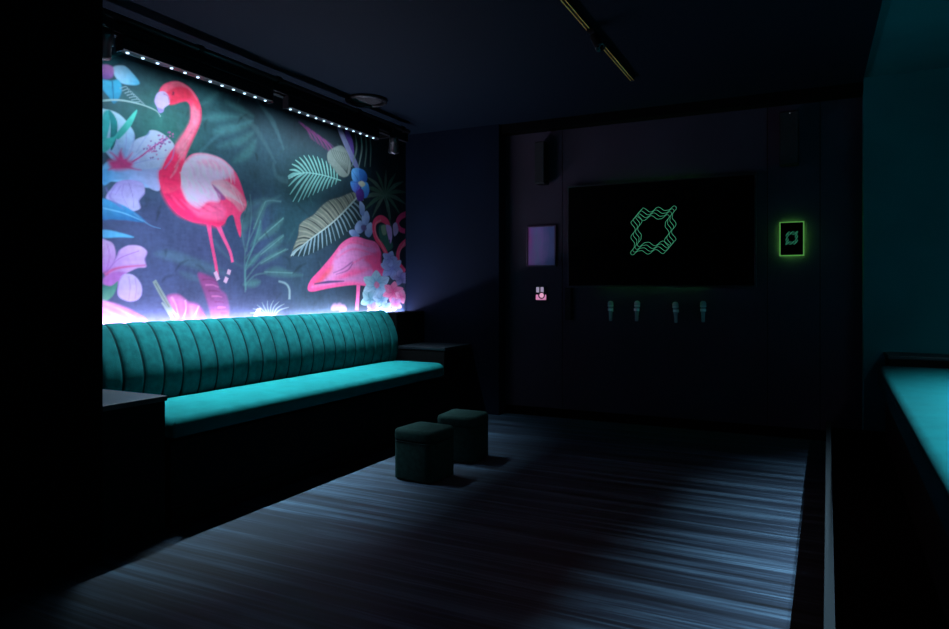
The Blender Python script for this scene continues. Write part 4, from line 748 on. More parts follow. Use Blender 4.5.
["p",[[6.087,1.631],[6.012,1.626],[5.983,1.682],[6.09,1.686],[6.106,1.645]],"#a6b8e6",1,0.0054,1,"#8a8cc8",[[5.983,1.682],[6.104,1.635]]],
["s",[[6.09,1.686],[6.106,1.645]],[0.0084,0.0053],"#8a8cc8",0.6,0.0072,1],
["s",[[6.104,1.635],[6.043,1.659],[5.983,1.682]],[0.0063,0.0032],"#8a8cc8",0.7,0.0045,1],
["s",[[6.344,1.438],[6.424,1.439],[6.452,1.379]],[0.0116,0.0095],"#27404a",0.55,0.0072,1],
["p",[[6.344,1.438],[6.424,1.439],[6.452,1.379],[6.337,1.382],[6.322,1.424]],"#c8c0ea",1,0.0054,1,"#7a6fb0",[[6.452,1.379],[6.325,1.435]]],
["s",[[6.337,1.382],[6.322,1.424]],[0.0084,0.0053],"#7a6fb0",0.6,0.0072,1],
["s",[[6.325,1.435],[6.388,1.407],[6.452,1.379]],[0.0063,0.0032],"#7a6fb0",0.7,0.0045,1],
["s",[[6.336,1.426],[6.361,1.385],[6.264,1.352]],[0.0116,0.0095],"#27404a",0.55,0.0072,1],
["p",[[6.336,1.426],[6.361,1.385],[6.264,1.352],[6.236,1.411],[6.306,1.432]],"#c8c0ea",1,0.0054,1,"#7a6fb0",[[6.264,1.352],[6.325,1.435]]],
["s",[[6.236,1.411],[6.306,1.432]],[0.0084,0.0053],"#7a6fb0",0.6,0.0072,1],
["s",[[6.325,1.435],[6.294,1.393],[6.264,1.352]],[0.0063,0.0032],"#7a6fb0",0.7,0.0045,1],
["s",[[6.313,1.426],[6.249,1.4],[6.164,1.438]],[0.0116,0.0095],"#27404a",0.55,0.0072,1],
["p",[[6.313,1.426],[6.249,1.4],[6.164,1.438],[6.259,1.472],[6.315,1.444]],"#c8c0ea",1,0.0054,1,"#7a6fb0",[[6.164,1.438],[6.325,1.435]]],
["s",[[6.259,1.472],[6.315,1.444]],[0.0084,0.0053],"#7a6fb0",0.6,0.0072,1],
["s",[[6.325,1.435],[6.244,1.436],[6.164,1.438]],[0.0063,0.0032],"#7a6fb0",0.7,0.0045,1],
["s",[[6.306,1.438],[6.243,1.462],[6.285,1.52]],[0.0116,0.0095],"#27404a",0.55,0.0072,1],
["p",[[6.306,1.438],[6.243,1.462],[6.285,1.52],[6.373,1.482],[6.338,1.443]],"#c8c0ea",1,0.0054,1,"#7a6fb0",[[6.285,1.52],[6.325,1.435]]],
["s",[[6.373,1.482],[6.338,1.443]],[0.0084,0.0053],"#7a6fb0",0.6,0.0072,1],
["s",[[6.325,1.435],[6.305,1.477],[6.285,1.52]],[0.0063,0.0032],"#7a6fb0",0.7,0.0045,1],
["s",[[6.325,1.445],[6.35,1.487],[6.466,1.485]],[0.0116,0.0095],"#27404a",0.55,0.0072,1],
["p",[[6.325,1.445],[6.35,1.487],[6.466,1.485],[6.423,1.426],[6.343,1.43]],"#c8c0ea",1,0.0054,1,"#7a6fb0",[[6.466,1.485],[6.325,1.435]]],
["s",[[6.423,1.426],[6.343,1.43]],[0.0084,0.0053],"#7a6fb0",0.6,0.0072,1],
["s",[[6.325,1.435],[6.395,1.46],[6.466,1.485]],[0.0063,0.0032],"#7a6fb0",0.7,0.0045,1],
["p",[[5.991,1.379],[6.173,1.458],[6.413,1.41],[6.413,1.145],[5.991,1.128]],"#3a4a58",0.5,0.027,1],
["s",[[5.833,1.363],[5.762,1.424],[5.86,1.506]],[0.0116,0.0095],"#27404a",0.55,0.0072,1],
["p",[[5.833,1.363],[5.762,1.424],[5.86,1.506],[5.96,1.427],[5.887,1.363]],"#b8d8e4",1,0.0054,1,"#5a92a4",[[5.86,1.506],[5.86,1.353]]],
["s",[[5.96,1.427],[5.887,1.363]],[0.0084,0.0053],"#5a92a4",0.6,0.0072,1],
["s",[[5.86,1.353],[5.86,1.43],[5.86,1.506]],[0.0063,0.0032],"#5a92a4",0.7,0.0045,1],
["s",[[5.862,1.371],[5.92,1.439],[6.098,1.434]],[0.0116,0.0095],"#27404a",0.55,0.0072,1],
["p",[[5.862,1.371],[5.92,1.439],[6.098,1.434],[6.022,1.341],[5.889,1.345]],"#b8d8e4",1,0.0054,1,"#5a92a4",[[6.098,1.434],[5.86,1.353]]],
["s",[[6.022,1.341],[5.889,1.345]],[0.0084,0.0053],"#5a92a4",0.6,0.0072,1],
["s",[[5.86,1.353],[5.977,1.393],[6.098,1.434]],[0.0063,0.0032],"#5a92a4",0.7,0.0045,1],
["s",[[5.889,1.362],[6.022,1.368],[6.098,1.276]],[0.0116,0.0095],"#27404a",0.55,0.0072,1],
["p",[[5.889,1.362],[6.022,1.368],[6.098,1.276],[5.92,1.267],[5.862,1.335]],"#b8d8e4",1,0.0054,1,"#5a92a4",[[6.098,1.276],[5.86,1.353]]],
["s",[[5.92,1.267],[5.862,1.335]],[0.0084,0.0053],"#5a92a4",0.6,0.0072,1],
["s",[[5.86,1.353],[5.977,1.315],[6.098,1.276]],[0.0063,0.0032],"#5a92a4",0.7,0.0045,1],
["s",[[5.887,1.343],[5.96,1.281],[5.86,1.2]],[0.0116,0.0095],"#27404a",0.55,0.0072,1],
["p",[[5.887,1.343],[5.96,1.281],[5.86,1.2],[5.762,1.281],[5.833,1.343]],"#b8d8e4",1,0.0054,1,"#5a92a4",[[5.86,1.2],[5.86,1.353]]],
["s",[[5.762,1.281],[5.833,1.343]],[0.0084,0.0053],"#5a92a4",0.6,0.0072,1],
["s",[[5.86,1.353],[5.86,1.276],[5.86,1.2]],[0.0063,0.0032],"#5a92a4",0.7,0.0045,1],
["s",[[5.859,1.335],[5.801,1.268],[5.636,1.277]],[0.0116,0.0095],"#27404a",0.55,0.0072,1],
["p",[[5.859,1.335],[5.801,1.268],[5.636,1.277],[5.705,1.365],[5.832,1.361]],"#b8d8e4",1,0.0054,1,"#5a92a4",[[5.636,1.277],[5.86,1.353]]],
["s",[[5.705,1.365],[5.832,1.361]],[0.0084,0.0053],"#5a92a4",0.6,0.0072,1],
["s",[[5.86,1.353],[5.746,1.314],[5.636,1.277]],[0.0063,0.0032],"#5a92a4",0.7,0.0045,1],
["s",[[5.832,1.344],[5.705,1.339],[5.636,1.426]],[0.0116,0.0095],"#27404a",0.55,0.0072,1],
["p",[[5.832,1.344],[5.705,1.339],[5.636,1.426],[5.801,1.437],[5.859,1.371]],"#b8d8e4",1,0.0054,1,"#5a92a4",[[5.636,1.426],[5.86,1.353]]],
["s",[[5.801,1.437],[5.859,1.371]],[0.0084,0.0053],"#5a92a4",0.6,0.0072,1],
["s",[[5.86,1.353],[5.746,1.39],[5.636,1.426]],[0.0063,0.0032],"#5a92a4",0.7,0.0045,1],
["s",[[5.769,1.215],[5.841,1.246],[5.94,1.185]],[0.0116,0.0095],"#27404a",0.55,0.0072,1],
["p",[[5.769,1.215],[5.841,1.246],[5.94,1.185],[5.812,1.15],[5.763,1.194]],"#90b8c2",1,0.0054,1,"#3f6c74",[[5.94,1.185],[5.754,1.206]]],
["s",[[5.812,1.15],[5.763,1.194]],[0.0084,0.0053],"#3f6c74",0.6,0.0072,1],
["s",[[5.754,1.206],[5.846,1.195],[5.94,1.185]],[0.0063,0.0032],"#3f6c74",0.7,0.0045,1],
["s",[[5.774,1.2],[5.847,1.169],[5.78,1.099]],[0.0116,0.0095],"#27404a",0.55,0.0072,1],
["p",[[5.774,1.2],[5.847,1.169],[5.78,1.099],[5.683,1.158],[5.737,1.198]],"#90b8c2",1,0.0054,1,"#3f6c74",[[5.78,1.099],[5.754,1.206]]],
["s",[[5.683,1.158],[5.737,1.198]],[0.0084,0.0053],"#3f6c74",0.6,0.0072,1],
["s",[[5.754,1.206],[5.767,1.153],[5.78,1.099]],[0.0063,0.0032],"#3f6c74",0.7,0.0045,1],
["s",[[5.751,1.193],[5.725,1.145],[5.592,1.162]],[0.0116,0.0095],"#27404a",0.55,0.0072,1],
["p",[[5.751,1.193],[5.725,1.145],[5.592,1.162],[5.653,1.232],[5.735,1.213]],"#90b8c2",1,0.0054,1,"#3f6c74",[[5.592,1.162],[5.754,1.206]]],
["s",[[5.653,1.232],[5.735,1.213]],[0.0084,0.0053],"#3f6c74",0.6,0.0072,1],
["s",[[5.754,1.206],[5.672,1.184],[5.592,1.162]],[0.0063,0.0032],"#3f6c74",0.7,0.0045,1],
["s",[[5.732,1.204],[5.645,1.204],[5.628,1.283]],[0.0116,0.0095],"#27404a",0.55,0.0072,1],
["p",[[5.732,1.204],[5.645,1.204],[5.628,1.283],[5.763,1.27],[5.759,1.218]],"#90b8c2",1,0.0054,1,"#3f6c74",[[5.628,1.283],[5.754,1.206]]],
["s",[[5.763,1.27],[5.759,1.218]],[0.0084,0.0053],"#3f6c74",0.6,0.0072,1],
["s",[[5.754,1.206],[5.691,1.245],[5.628,1.283]],[0.0063,0.0032],"#3f6c74",0.7,0.0045,1],
["s",[[5.743,1.217],[5.715,1.266],[5.842,1.301]],[0.0116,0.0095],"#27404a",0.55,0.0072,1],
["p",[[5.743,1.217],[5.715,1.266],[5.842,1.301],[5.863,1.22],[5.776,1.207]],"#90b8c2",1,0.0054,1,"#3f6c74",[[5.842,1.301],[5.754,1.206]]],
["s",[[5.863,1.22],[5.776,1.207]],[0.0084,0.0053],"#3f6c74",0.6,0.0072,1],
["s",[[5.754,1.206],[5.798,1.253],[5.842,1.301]],[0.0063,0.0032],"#3f6c74",0.7,0.0045,1],
["s",[[5.966,1.205],[6.043,1.201],[6.05,1.133]],[0.0116,0.0095],"#27404a",0.55,0.0072,1],
["p",[[5.966,1.205],[6.043,1.201],[6.05,1.133],[5.933,1.151],[5.941,1.193]],"#9cbcc4",1,0.0054,1,"#4a7880",[[6.05,1.133],[5.947,1.204]]],
["s",[[5.933,1.151],[5.941,1.193]],[0.0084,0.0053],"#4a7880",0.6,0.0072,1],
["s",[[5.947,1.204],[5.998,1.168],[6.05,1.133]],[0.0063,0.0032],"#4a7880",0.7,0.0045,1],
["s",[[5.955,1.194],[5.974,1.151],[5.864,1.129]],[0.0116,0.0095],"#27404a",0.55,0.0072,1],
["p",[[5.955,1.194],[5.974,1.151],[5.864,1.129],[5.855,1.196],[5.928,1.204]],"#9cbcc4",1,0.0054,1,"#4a7880",[[5.864,1.129],[5.947,1.204]]],
["s",[[5.855,1.196],[5.928,1.204]],[0.0084,0.0053],"#4a7880",0.6,0.0072,1],
["s",[[5.947,1.204],[5.905,1.166],[5.864,1.129]],[0.0063,0.0032],"#4a7880",0.7,0.0045,1],
["s",[[5.933,1.196],[5.87,1.174],[5.796,1.227]],[0.0116,0.0095],"#27404a",0.55,0.0072,1],
["p",[[5.933,1.196],[5.87,1.174],[5.796,1.227],[5.904,1.252],[5.941,1.214]],"#9cbcc4",1,0.0054,1,"#4a7880",[[5.796,1.227],[5.947,1.204]]],
["s",[[5.904,1.252],[5.941,1.214]],[0.0084,0.0053],"#4a7880",0.6,0.0072,1],
["s",[[5.947,1.204],[5.871,1.215],[5.796,1.227]],[0.0063,0.0032],"#4a7880",0.7,0.0045,1],
["s",[[5.931,1.209],[5.872,1.237],[5.936,1.293]],[0.0116,0.0095],"#27404a",0.55,0.0072,1],
["p",[[5.931,1.209],[5.872,1.237],[5.936,1.293],[6.014,1.242],[5.962,1.21]],"#9cbcc4",1,0.0054,1,"#4a7880",[[5.936,1.293],[5.947,1.204]]],
["s",[[6.014,1.242],[5.962,1.21]],[0.0084,0.0053],"#4a7880",0.6,0.0072,1],
["s",[[5.947,1.204],[5.942,1.249],[5.936,1.293]],[0.0063,0.0032],"#4a7880",0.7,0.0045,1],
["s",[[5.951,1.214],[5.979,1.254],[6.097,1.236]],[0.0116,0.0095],"#27404a",0.55,0.0072,1],
["p",[[5.951,1.214],[5.979,1.254],[6.097,1.236],[6.033,1.178],[5.963,1.197]],"#9cbcc4",1,0.0054,1,"#4a7880",[[6.097,1.236],[5.947,1.204]]],
["s",[[6.033,1.178],[5.963,1.197]],[0.0084,0.0053],"#4a7880",0.6,0.0072,1],
["s",[[5.947,1.204],[6.021,1.22],[6.097,1.236]],[0.0063,0.0032],"#4a7880",0.7,0.0045,1],
["p",[[5.817,1.353],[5.86,1.39],[5.921,1.353],[5.869,1.316]],"#c86a8a",0.9,0.0108,1],
["s",[[6.154,1.288],[6.122,1.343],[6.211,1.395]],[0.0116,0.0095],"#27404a",0.55,0.0072,1],
["p",[[6.154,1.288],[6.122,1.343],[6.211,1.395],[6.263,1.33],[6.197,1.283]],"#e08aa0",1,0.0054,1,"#b03a62",[[6.211,1.395],[6.173,1.278]]],
["s",[[6.263,1.33],[6.197,1.283]],[0.0084,0.0053],"#b03a62",0.6,0.0072,1],
["s",[[6.173,1.278],[6.192,1.336],[6.211,1.395]],[0.0063,0.0032],"#b03a62",0.7,0.0045,1],
["s",[[6.179,1.292],[6.25,1.336],[6.379,1.319]],[0.0116,0.0095],"#27404a",0.55,0.0072,1],
["p",[[6.179,1.292],[6.25,1.336],[6.379,1.319],[6.3,1.261],[6.194,1.269]],"#e08aa0",1,0.0054,1,"#b03a62",[[6.379,1.319],[6.173,1.278]]],
["s",[[6.3,1.261],[6.194,1.269]],[0.0084,0.0053],"#b03a62",0.6,0.0072,1],
["s",[[6.173,1.278],[6.275,1.298],[6.379,1.319]],[0.0063,0.0032],"#b03a62",0.7,0.0045,1],
["s",[[6.198,1.282],[6.303,1.27],[6.34,1.2]],[0.0116,0.0095],"#27404a",0.55,0.0072,1],
["p",[[6.198,1.282],[6.303,1.27],[6.34,1.2],[6.209,1.21],[6.17,1.264]],"#e08aa0",1,0.0054,1,"#b03a62",[[6.34,1.2],[6.173,1.278]]],
["s",[[6.209,1.21],[6.17,1.264]],[0.0084,0.0053],"#b03a62",0.6,0.0072,1],
["s",[[6.173,1.278],[6.256,1.239],[6.34,1.2]],[0.0063,0.0032],"#b03a62",0.7,0.0045,1],
["s",[[6.192,1.268],[6.225,1.213],[6.136,1.162]],[0.0116,0.0095],"#27404a",0.55,0.0072,1],
["p",[[6.192,1.268],[6.225,1.213],[6.136,1.162],[6.085,1.228],[6.15,1.273]],"#e08aa0",1,0.0054,1,"#b03a62",[[6.136,1.162],[6.173,1.278]]],
["s",[[6.085,1.228],[6.15,1.273]],[0.0084,0.0053],"#b03a62",0.6,0.0072,1],
["s",[[6.173,1.278],[6.155,1.22],[6.136,1.162]],[0.0063,0.0032],"#b03a62",0.7,0.0045,1],
["s",[[6.168,1.264],[6.098,1.222],[5.977,1.239]],[0.0116,0.0095],"#27404a",0.55,0.0072,1],
["p",[[6.168,1.264],[6.098,1.222],[5.977,1.239],[6.05,1.295],[6.153,1.287]],"#e08aa0",1,0.0054,1,"#b03a62",[[5.977,1.239],[6.173,1.278]]],
["s",[[6.05,1.295],[6.153,1.287]],[0.0084,0.0053],"#b03a62",0.6,0.0072,1],
["s",[[6.173,1.278],[6.074,1.258],[5.977,1.239]],[0.0063,0.0032],"#b03a62",0.7,0.0045,1],
["s",[[6.149,1.274],[6.048,1.286],[6.013,1.353]],[0.0116,0.0095],"#27404a",0.55,0.0072,1],
["p",[[6.149,1.274],[6.048,1.286],[6.013,1.353],[6.137,1.346],[6.177,1.292]],"#e08aa0",1,0.0054,1,"#b03a62",[[6.013,1.353],[6.173,1.278]]],
["s",[[6.137,1.346],[6.177,1.292]],[0.0084,0.0053],"#b03a62",0.6,0.0072,1],
["s",[[6.173,1.278],[6.092,1.316],[6.013,1.353]],[0.0063,0.0032],"#b03a62",0.7,0.0045,1],
["s",[[6.349,1.233],[6.403,1.257],[6.487,1.224]],[0.0116,0.0095],"#27404a",0.55,0.0072,1],
["p",[[6.349,1.233],[6.403,1.257],[6.487,1.224],[6.403,1.192],[6.349,1.217]],"#d898a8",1,0.0054,1,"#b84870",[[6.487,1.224],[6.339,1.225]]],
["s",[[6.403,1.192],[6.349,1.217]],[0.0084,0.0053],"#b84870",0.6,0.0072,1],
["s",[[6.339,1.225],[6.413,1.224],[6.487,1.224]],[0.0063,0.0032],"#b84870",0.7,0.0045,1],
["s",[[6.356,1.223],[6.416,1.202],[6.384,1.15]],[0.0116,0.0095],"#27404a",0.55,0.0072,1],
["p",[[6.356,1.223],[6.416,1.202],[6.384,1.15],[6.302,1.183],[6.328,1.218]],"#d898a8",1,0.0054,1,"#b84870",[[6.384,1.15],[6.339,1.225]]],
["s",[[6.302,1.183],[6.328,1.218]],[0.0084,0.0053],"#b84870",0.6,0.0072,1],
["s",[[6.339,1.225],[6.362,1.187],[6.384,1.15]],[0.0063,0.0032],"#b84870",0.7,0.0045,1],
["s",[[6.34,1.216],[6.323,1.179],[6.223,1.181]],[0.0116,0.0095],"#27404a",0.55,0.0072,1],
["p",[[6.34,1.216],[6.323,1.179],[6.223,1.181],[6.254,1.232],[6.323,1.229]],"#d898a8",1,0.0054,1,"#b84870",[[6.223,1.181],[6.339,1.225]]],
["s",[[6.254,1.232],[6.323,1.229]],[0.0084,0.0053],"#b84870",0.6,0.0072,1],
["s",[[6.339,1.225],[6.281,1.203],[6.223,1.181]],[0.0063,0.0032],"#b84870",0.7,0.0045,1],
["s",[[6.323,1.222],[6.254,1.22],[6.223,1.272]],[0.0116,0.0095],"#27404a",0.55,0.0072,1],
["p",[[6.323,1.222],[6.254,1.22],[6.223,1.272],[6.323,1.272],[6.34,1.235]],"#d898a8",1,0.0054,1,"#b84870",[[6.223,1.272],[6.339,1.225]]],
["s",[[6.323,1.272],[6.34,1.235]],[0.0084,0.0053],"#b84870",0.6,0.0072,1],
["s",[[6.339,1.225],[6.281,1.249],[6.223,1.272]],[0.0063,0.0032],"#b84870",0.7,0.0045,1],
["s",[[6.328,1.233],[6.302,1.268],[6.384,1.3]],[0.0116,0.0095],"#27404a",0.55,0.0072,1],
["p",[[6.328,1.233],[6.302,1.268],[6.384,1.3],[6.416,1.247],[6.356,1.227]],"#d898a8",1,0.0054,1,"#b84870",[[6.384,1.3],[6.339,1.225]]],
["s",[[6.416,1.247],[6.356,1.227]],[0.0084,0.0053],"#b84870",0.6,0.0072,1],
["s",[[6.339,1.225],[6.362,1.262],[6.384,1.3]],[0.0063,0.0032],"#b84870",0.7,0.0045,1],
["s",[[6.235,1.153],[6.303,1.158],[6.344,1.107]],[0.0116,0.0095],"#27404a",0.55,0.0072,1],
["p",[[6.235,1.153],[6.303,1.158],[6.344,1.107],[6.245,1.104],[6.221,1.139]],"#a888a0",1,0.0054,1,"#8f4a70",[[6.344,1.107],[6.22,1.149]]],
["s",[[6.245,1.104],[6.221,1.139]],[0.0084,0.0053],"#8f4a70",0.6,0.0072,1],
["s",[[6.22,1.149],[6.282,1.128],[6.344,1.107]],[0.0063,0.0032],"#8f4a70",0.7,0.0045,1],
["s",[[6.232,1.142],[6.264,1.108],[6.191,1.074]],[0.0116,0.0095],"#27404a",0.55,0.0072,1],
["p",[[6.232,1.142],[6.264,1.108],[6.191,1.074],[6.151,1.124],[6.204,1.146]],"#a888a0",1,0.0054,1,"#8f4a70",[[6.191,1.074],[6.22,1.149]]],
["s",[[6.151,1.124],[6.204,1.146]],[0.0084,0.0053],"#8f4a70",0.6,0.0072,1],
["s",[[6.22,1.149],[6.205,1.111],[6.191,1.074]],[0.0063,0.0032],"#8f4a70",0.7,0.0045,1],
["s",[[6.212,1.141],[6.165,1.115],[6.082,1.143]],[0.0116,0.0095],"#27404a",0.55,0.0072,1],
["p",[[6.212,1.141],[6.165,1.115],[6.082,1.143],[6.153,1.178],[6.209,1.156]],"#a888a0",1,0.0054,1,"#8f4a70",[[6.082,1.143],[6.22,1.149]]],
["s",[[6.153,1.178],[6.209,1.156]],[0.0084,0.0053],"#8f4a70",0.6,0.0072,1],
["s",[[6.22,1.149],[6.15,1.146],[6.082,1.143]],[0.0063,0.0032],"#8f4a70",0.7,0.0045,1],
["s",[[6.203,1.15],[6.143,1.168],[6.163,1.22]],[0.0116,0.0095],"#27404a",0.55,0.0072,1],
["p",[[6.203,1.15],[6.143,1.168],[6.163,1.22],[6.248,1.192],[6.229,1.156]],"#a888a0",1,0.0054,1,"#8f4a70",[[6.163,1.22],[6.22,1.149]]],
["s",[[6.248,1.192],[6.229,1.156]],[0.0084,0.0053],"#8f4a70",0.6,0.0072,1],
["s",[[6.22,1.149],[6.191,1.185],[6.163,1.22]],[0.0063,0.0032],"#8f4a70",0.7,0.0045,1],
["s",[[6.217,1.158],[6.227,1.195],[6.326,1.199]],[0.0116,0.0095],"#27404a",0.55,0.0072,1],
["p",[[6.217,1.158],[6.227,1.195],[6.326,1.199],[6.306,1.146],[6.236,1.146]],"#a888a0",1,0.0054,1,"#8f4a70",[[6.326,1.199],[6.22,1.149]]],
["s",[[6.306,1.146],[6.236,1.146]],[0.0084,0.0053],"#8f4a70",0.6,0.0072,1],
["s",[[6.22,1.149],[6.273,1.174],[6.326,1.199]],[0.0063,0.0032],"#8f4a70",0.7,0.0045,1],
["s",[[5.804,1.115],[5.852,1.136],[5.925,1.104]],[0.0116,0.0095],"#27404a",0.55,0.0072,1],
["p",[[5.804,1.115],[5.852,1.136],[5.925,1.104],[5.852,1.076],[5.804,1.1]],"#8f80a8",1,0.0054,1,"#5f4a70",[[5.925,1.104],[5.796,1.107]]],
["s",[[5.852,1.076],[5.804,1.1]],[0.0084,0.0053],"#5f4a70",0.6,0.0072,1],
["s",[[5.796,1.107],[5.86,1.106],[5.925,1.104]],[0.0063,0.0032],"#5f4a70",0.7,0.0045,1],
["s",[[5.811,1.105],[5.863,1.084],[5.836,1.036]],[0.0116,0.0095],"#27404a",0.55,0.0072,1],
["p",[[5.811,1.105],[5.863,1.084],[5.836,1.036],[5.764,1.068],[5.787,1.101]],"#8f80a8",1,0.0054,1,"#5f4a70",[[5.836,1.036],[5.796,1.107]]],
["s",[[5.764,1.068],[5.787,1.101]],[0.0084,0.0053],"#5f4a70",0.6,0.0072,1],
["s",[[5.796,1.107],[5.816,1.072],[5.836,1.036]],[0.0063,0.0032],"#5f4a70",0.7,0.0045,1],
["s",[[5.797,1.099],[5.782,1.065],[5.695,1.067]],[0.0116,0.0095],"#27404a",0.55,0.0072,1],
["p",[[5.797,1.099],[5.782,1.065],[5.695,1.067],[5.721,1.115],[5.782,1.111]],"#8f80a8",1,0.0054,1,"#5f4a70",[[5.695,1.067],[5.796,1.107]]],
["s",[[5.721,1.115],[5.782,1.111]],[0.0084,0.0053],"#5f4a70",0.6,0.0072,1],
["s",[[5.796,1.107],[5.745,1.087],[5.695,1.067]],[0.0063,0.0032],"#5f4a70",0.7,0.0045,1],
["s",[[5.782,1.105],[5.721,1.104],[5.695,1.153]],[0.0116,0.0095],"#27404a",0.55,0.0072,1],
["p",[[5.782,1.105],[5.721,1.104],[5.695,1.153],[5.782,1.151],[5.797,1.116]],"#8f80a8",1,0.0054,1,"#5f4a70",[[5.695,1.153],[5.796,1.107]]],
["s",[[5.782,1.151],[5.797,1.116]],[0.0084,0.0053],"#5f4a70",0.6,0.0072,1],
["s",[[5.796,1.107],[5.745,1.13],[5.695,1.153]],[0.0063,0.0032],"#5f4a70",0.7,0.0045,1],
["s",[[5.787,1.115],[5.764,1.148],[5.836,1.177]],[0.0116,0.0095],"#27404a",0.55,0.0072,1],
["p",[[5.787,1.115],[5.764,1.148],[5.836,1.177],[5.863,1.127],[5.811,1.109]],"#8f80a8",1,0.0054,1,"#5f4a70",[[5.836,1.177],[5.796,1.107]]],
["s",[[5.863,1.127],[5.811,1.109]],[0.0084,0.0053],"#5f4a70",0.6,0.0072,1],
["s",[[5.796,1.107],[5.816,1.142],[5.836,1.177]],[0.0063,0.0032],"#5f4a70",0.7,0.0045,1],
["s",[[6.05,1.118],[6.11,1.122],[6.147,1.076]],[0.0116,0.0095],"#27404a",0.55,0.0072,1],
["p",[[6.05,1.118],[6.11,1.122],[6.147,1.076],[6.058,1.073],[6.037,1.106]],"#84a0a8",1,0.0054,1,"#4f7078",[[6.147,1.076],[6.036,1.114]]],
["s",[[6.058,1.073],[6.037,1.106]],[0.0084,0.0053],"#4f7078",0.6,0.0072,1],
["s",[[6.036,1.114],[6.091,1.095],[6.147,1.076]],[0.0063,0.0032],"#4f7078",0.7,0.0045,1],
["s",[[6.047,1.108],[6.075,1.077],[6.01,1.046]],[0.0116,0.0095],"#27404a",0.55,0.0072,1],
["p",[[6.047,1.108],[6.075,1.077],[6.01,1.046],[5.975,1.092],[6.022,1.112]],"#84a0a8",1,0.0054,1,"#4f7078",[[6.01,1.046],[6.036,1.114]]],
["s",[[5.975,1.092],[6.022,1.112]],[0.0084,0.0053],"#4f7078",0.6,0.0072,1],
["s",[[6.036,1.114],[6.023,1.08],[6.01,1.046]],[0.0063,0.0032],"#4f7078",0.7,0.0045,1],
["s",[[6.029,1.107],[5.987,1.083],[5.913,1.11]],[0.0116,0.0095],"#27404a",0.55,0.0072,1],
["p",[[6.029,1.107],[5.987,1.083],[5.913,1.11],[5.976,1.141],[6.027,1.121]],"#84a0a8",1,0.0054,1,"#4f7078",[[5.913,1.11],[6.036,1.114]]],
["s",[[5.976,1.141],[6.027,1.121]],[0.0084,0.0053],"#4f7078",0.6,0.0072,1],
["s",[[6.036,1.114],[5.974,1.112],[5.913,1.11]],[0.0063,0.0032],"#4f7078",0.7,0.0045,1],
["s",[[6.021,1.116],[5.967,1.132],[5.985,1.18]],[0.0116,0.0095],"#27404a",0.55,0.0072,1],
["p",[[6.021,1.116],[5.967,1.132],[5.985,1.18],[6.061,1.154],[6.044,1.121]],"#84a0a8",1,0.0054,1,"#4f7078",[[5.985,1.18],[6.036,1.114]]],
["s",[[6.061,1.154],[6.044,1.121]],[0.0084,0.0053],"#4f7078",0.6,0.0072,1],
["s",[[6.036,1.114],[6.011,1.147],[5.985,1.18]],[0.0063,0.0032],"#4f7078",0.7,0.0045,1],
["s",[[6.034,1.123],[6.042,1.156],[6.131,1.16]],[0.0116,0.0095],"#27404a",0.55,0.0072,1],
["p",[[6.034,1.123],[6.042,1.156],[6.131,1.16],[6.112,1.112],[6.051,1.112]],"#84a0a8",1,0.0054,1,"#4f7078",[[6.131,1.16],[6.036,1.114]]],
["s",[[6.112,1.112],[6.051,1.112]],[0.0084,0.0053],"#4f7078",0.6,0.0072,1],
["s",[[6.036,1.114],[6.083,1.137],[6.131,1.16]],[0.0063,0.0032],"#4f7078",0.7,0.0045,1]]
BG=[[[2.865,2.777],"#2e4654"],[[3.023,2.725],"#28404c"],[[3.295,2.823],"#1c3038"],[[3.295,2.453],"#2c6660"],[[3.175,2.632],"#26504f"],[[3.645,2.641],"#22484e"],[[4.097,2.869],"#1a2833"],[[4.694,2.801],"#16222c"],[[5.262,2.881],"#141d26"],[[6.321,2.836],"#10181f"],[[3.939,2.397],"#2c4a58"],[[4.323,2.384],"#2a4653"],[[4.694,2.271],"#1f3f45"],[[3.175,1.778],"#3e4268"],[[2.986,1.662],"#454a70"],[[3.598,1.596],"#42446a"],[[4.097,1.783],"#3a4668"],[[4.565,1.863],"#1f3d46"],[[5.186,1.916],"#16272f"],[[6.124,2.264],"#10181f"],[[5.111,1.488],"#2b3a4e"],[[4.694,1.477],"#2d3f50"],[[4.208,1.382],"#3a4464"],[[3.175,1.3],"#454a72"],[[3.692,1.3],"#444a6e"],[[5.756,1.3],"#1e2c38"],[[6.362,1.631],"#141e28"],[[2.95,2.019],"#3a5068"]]
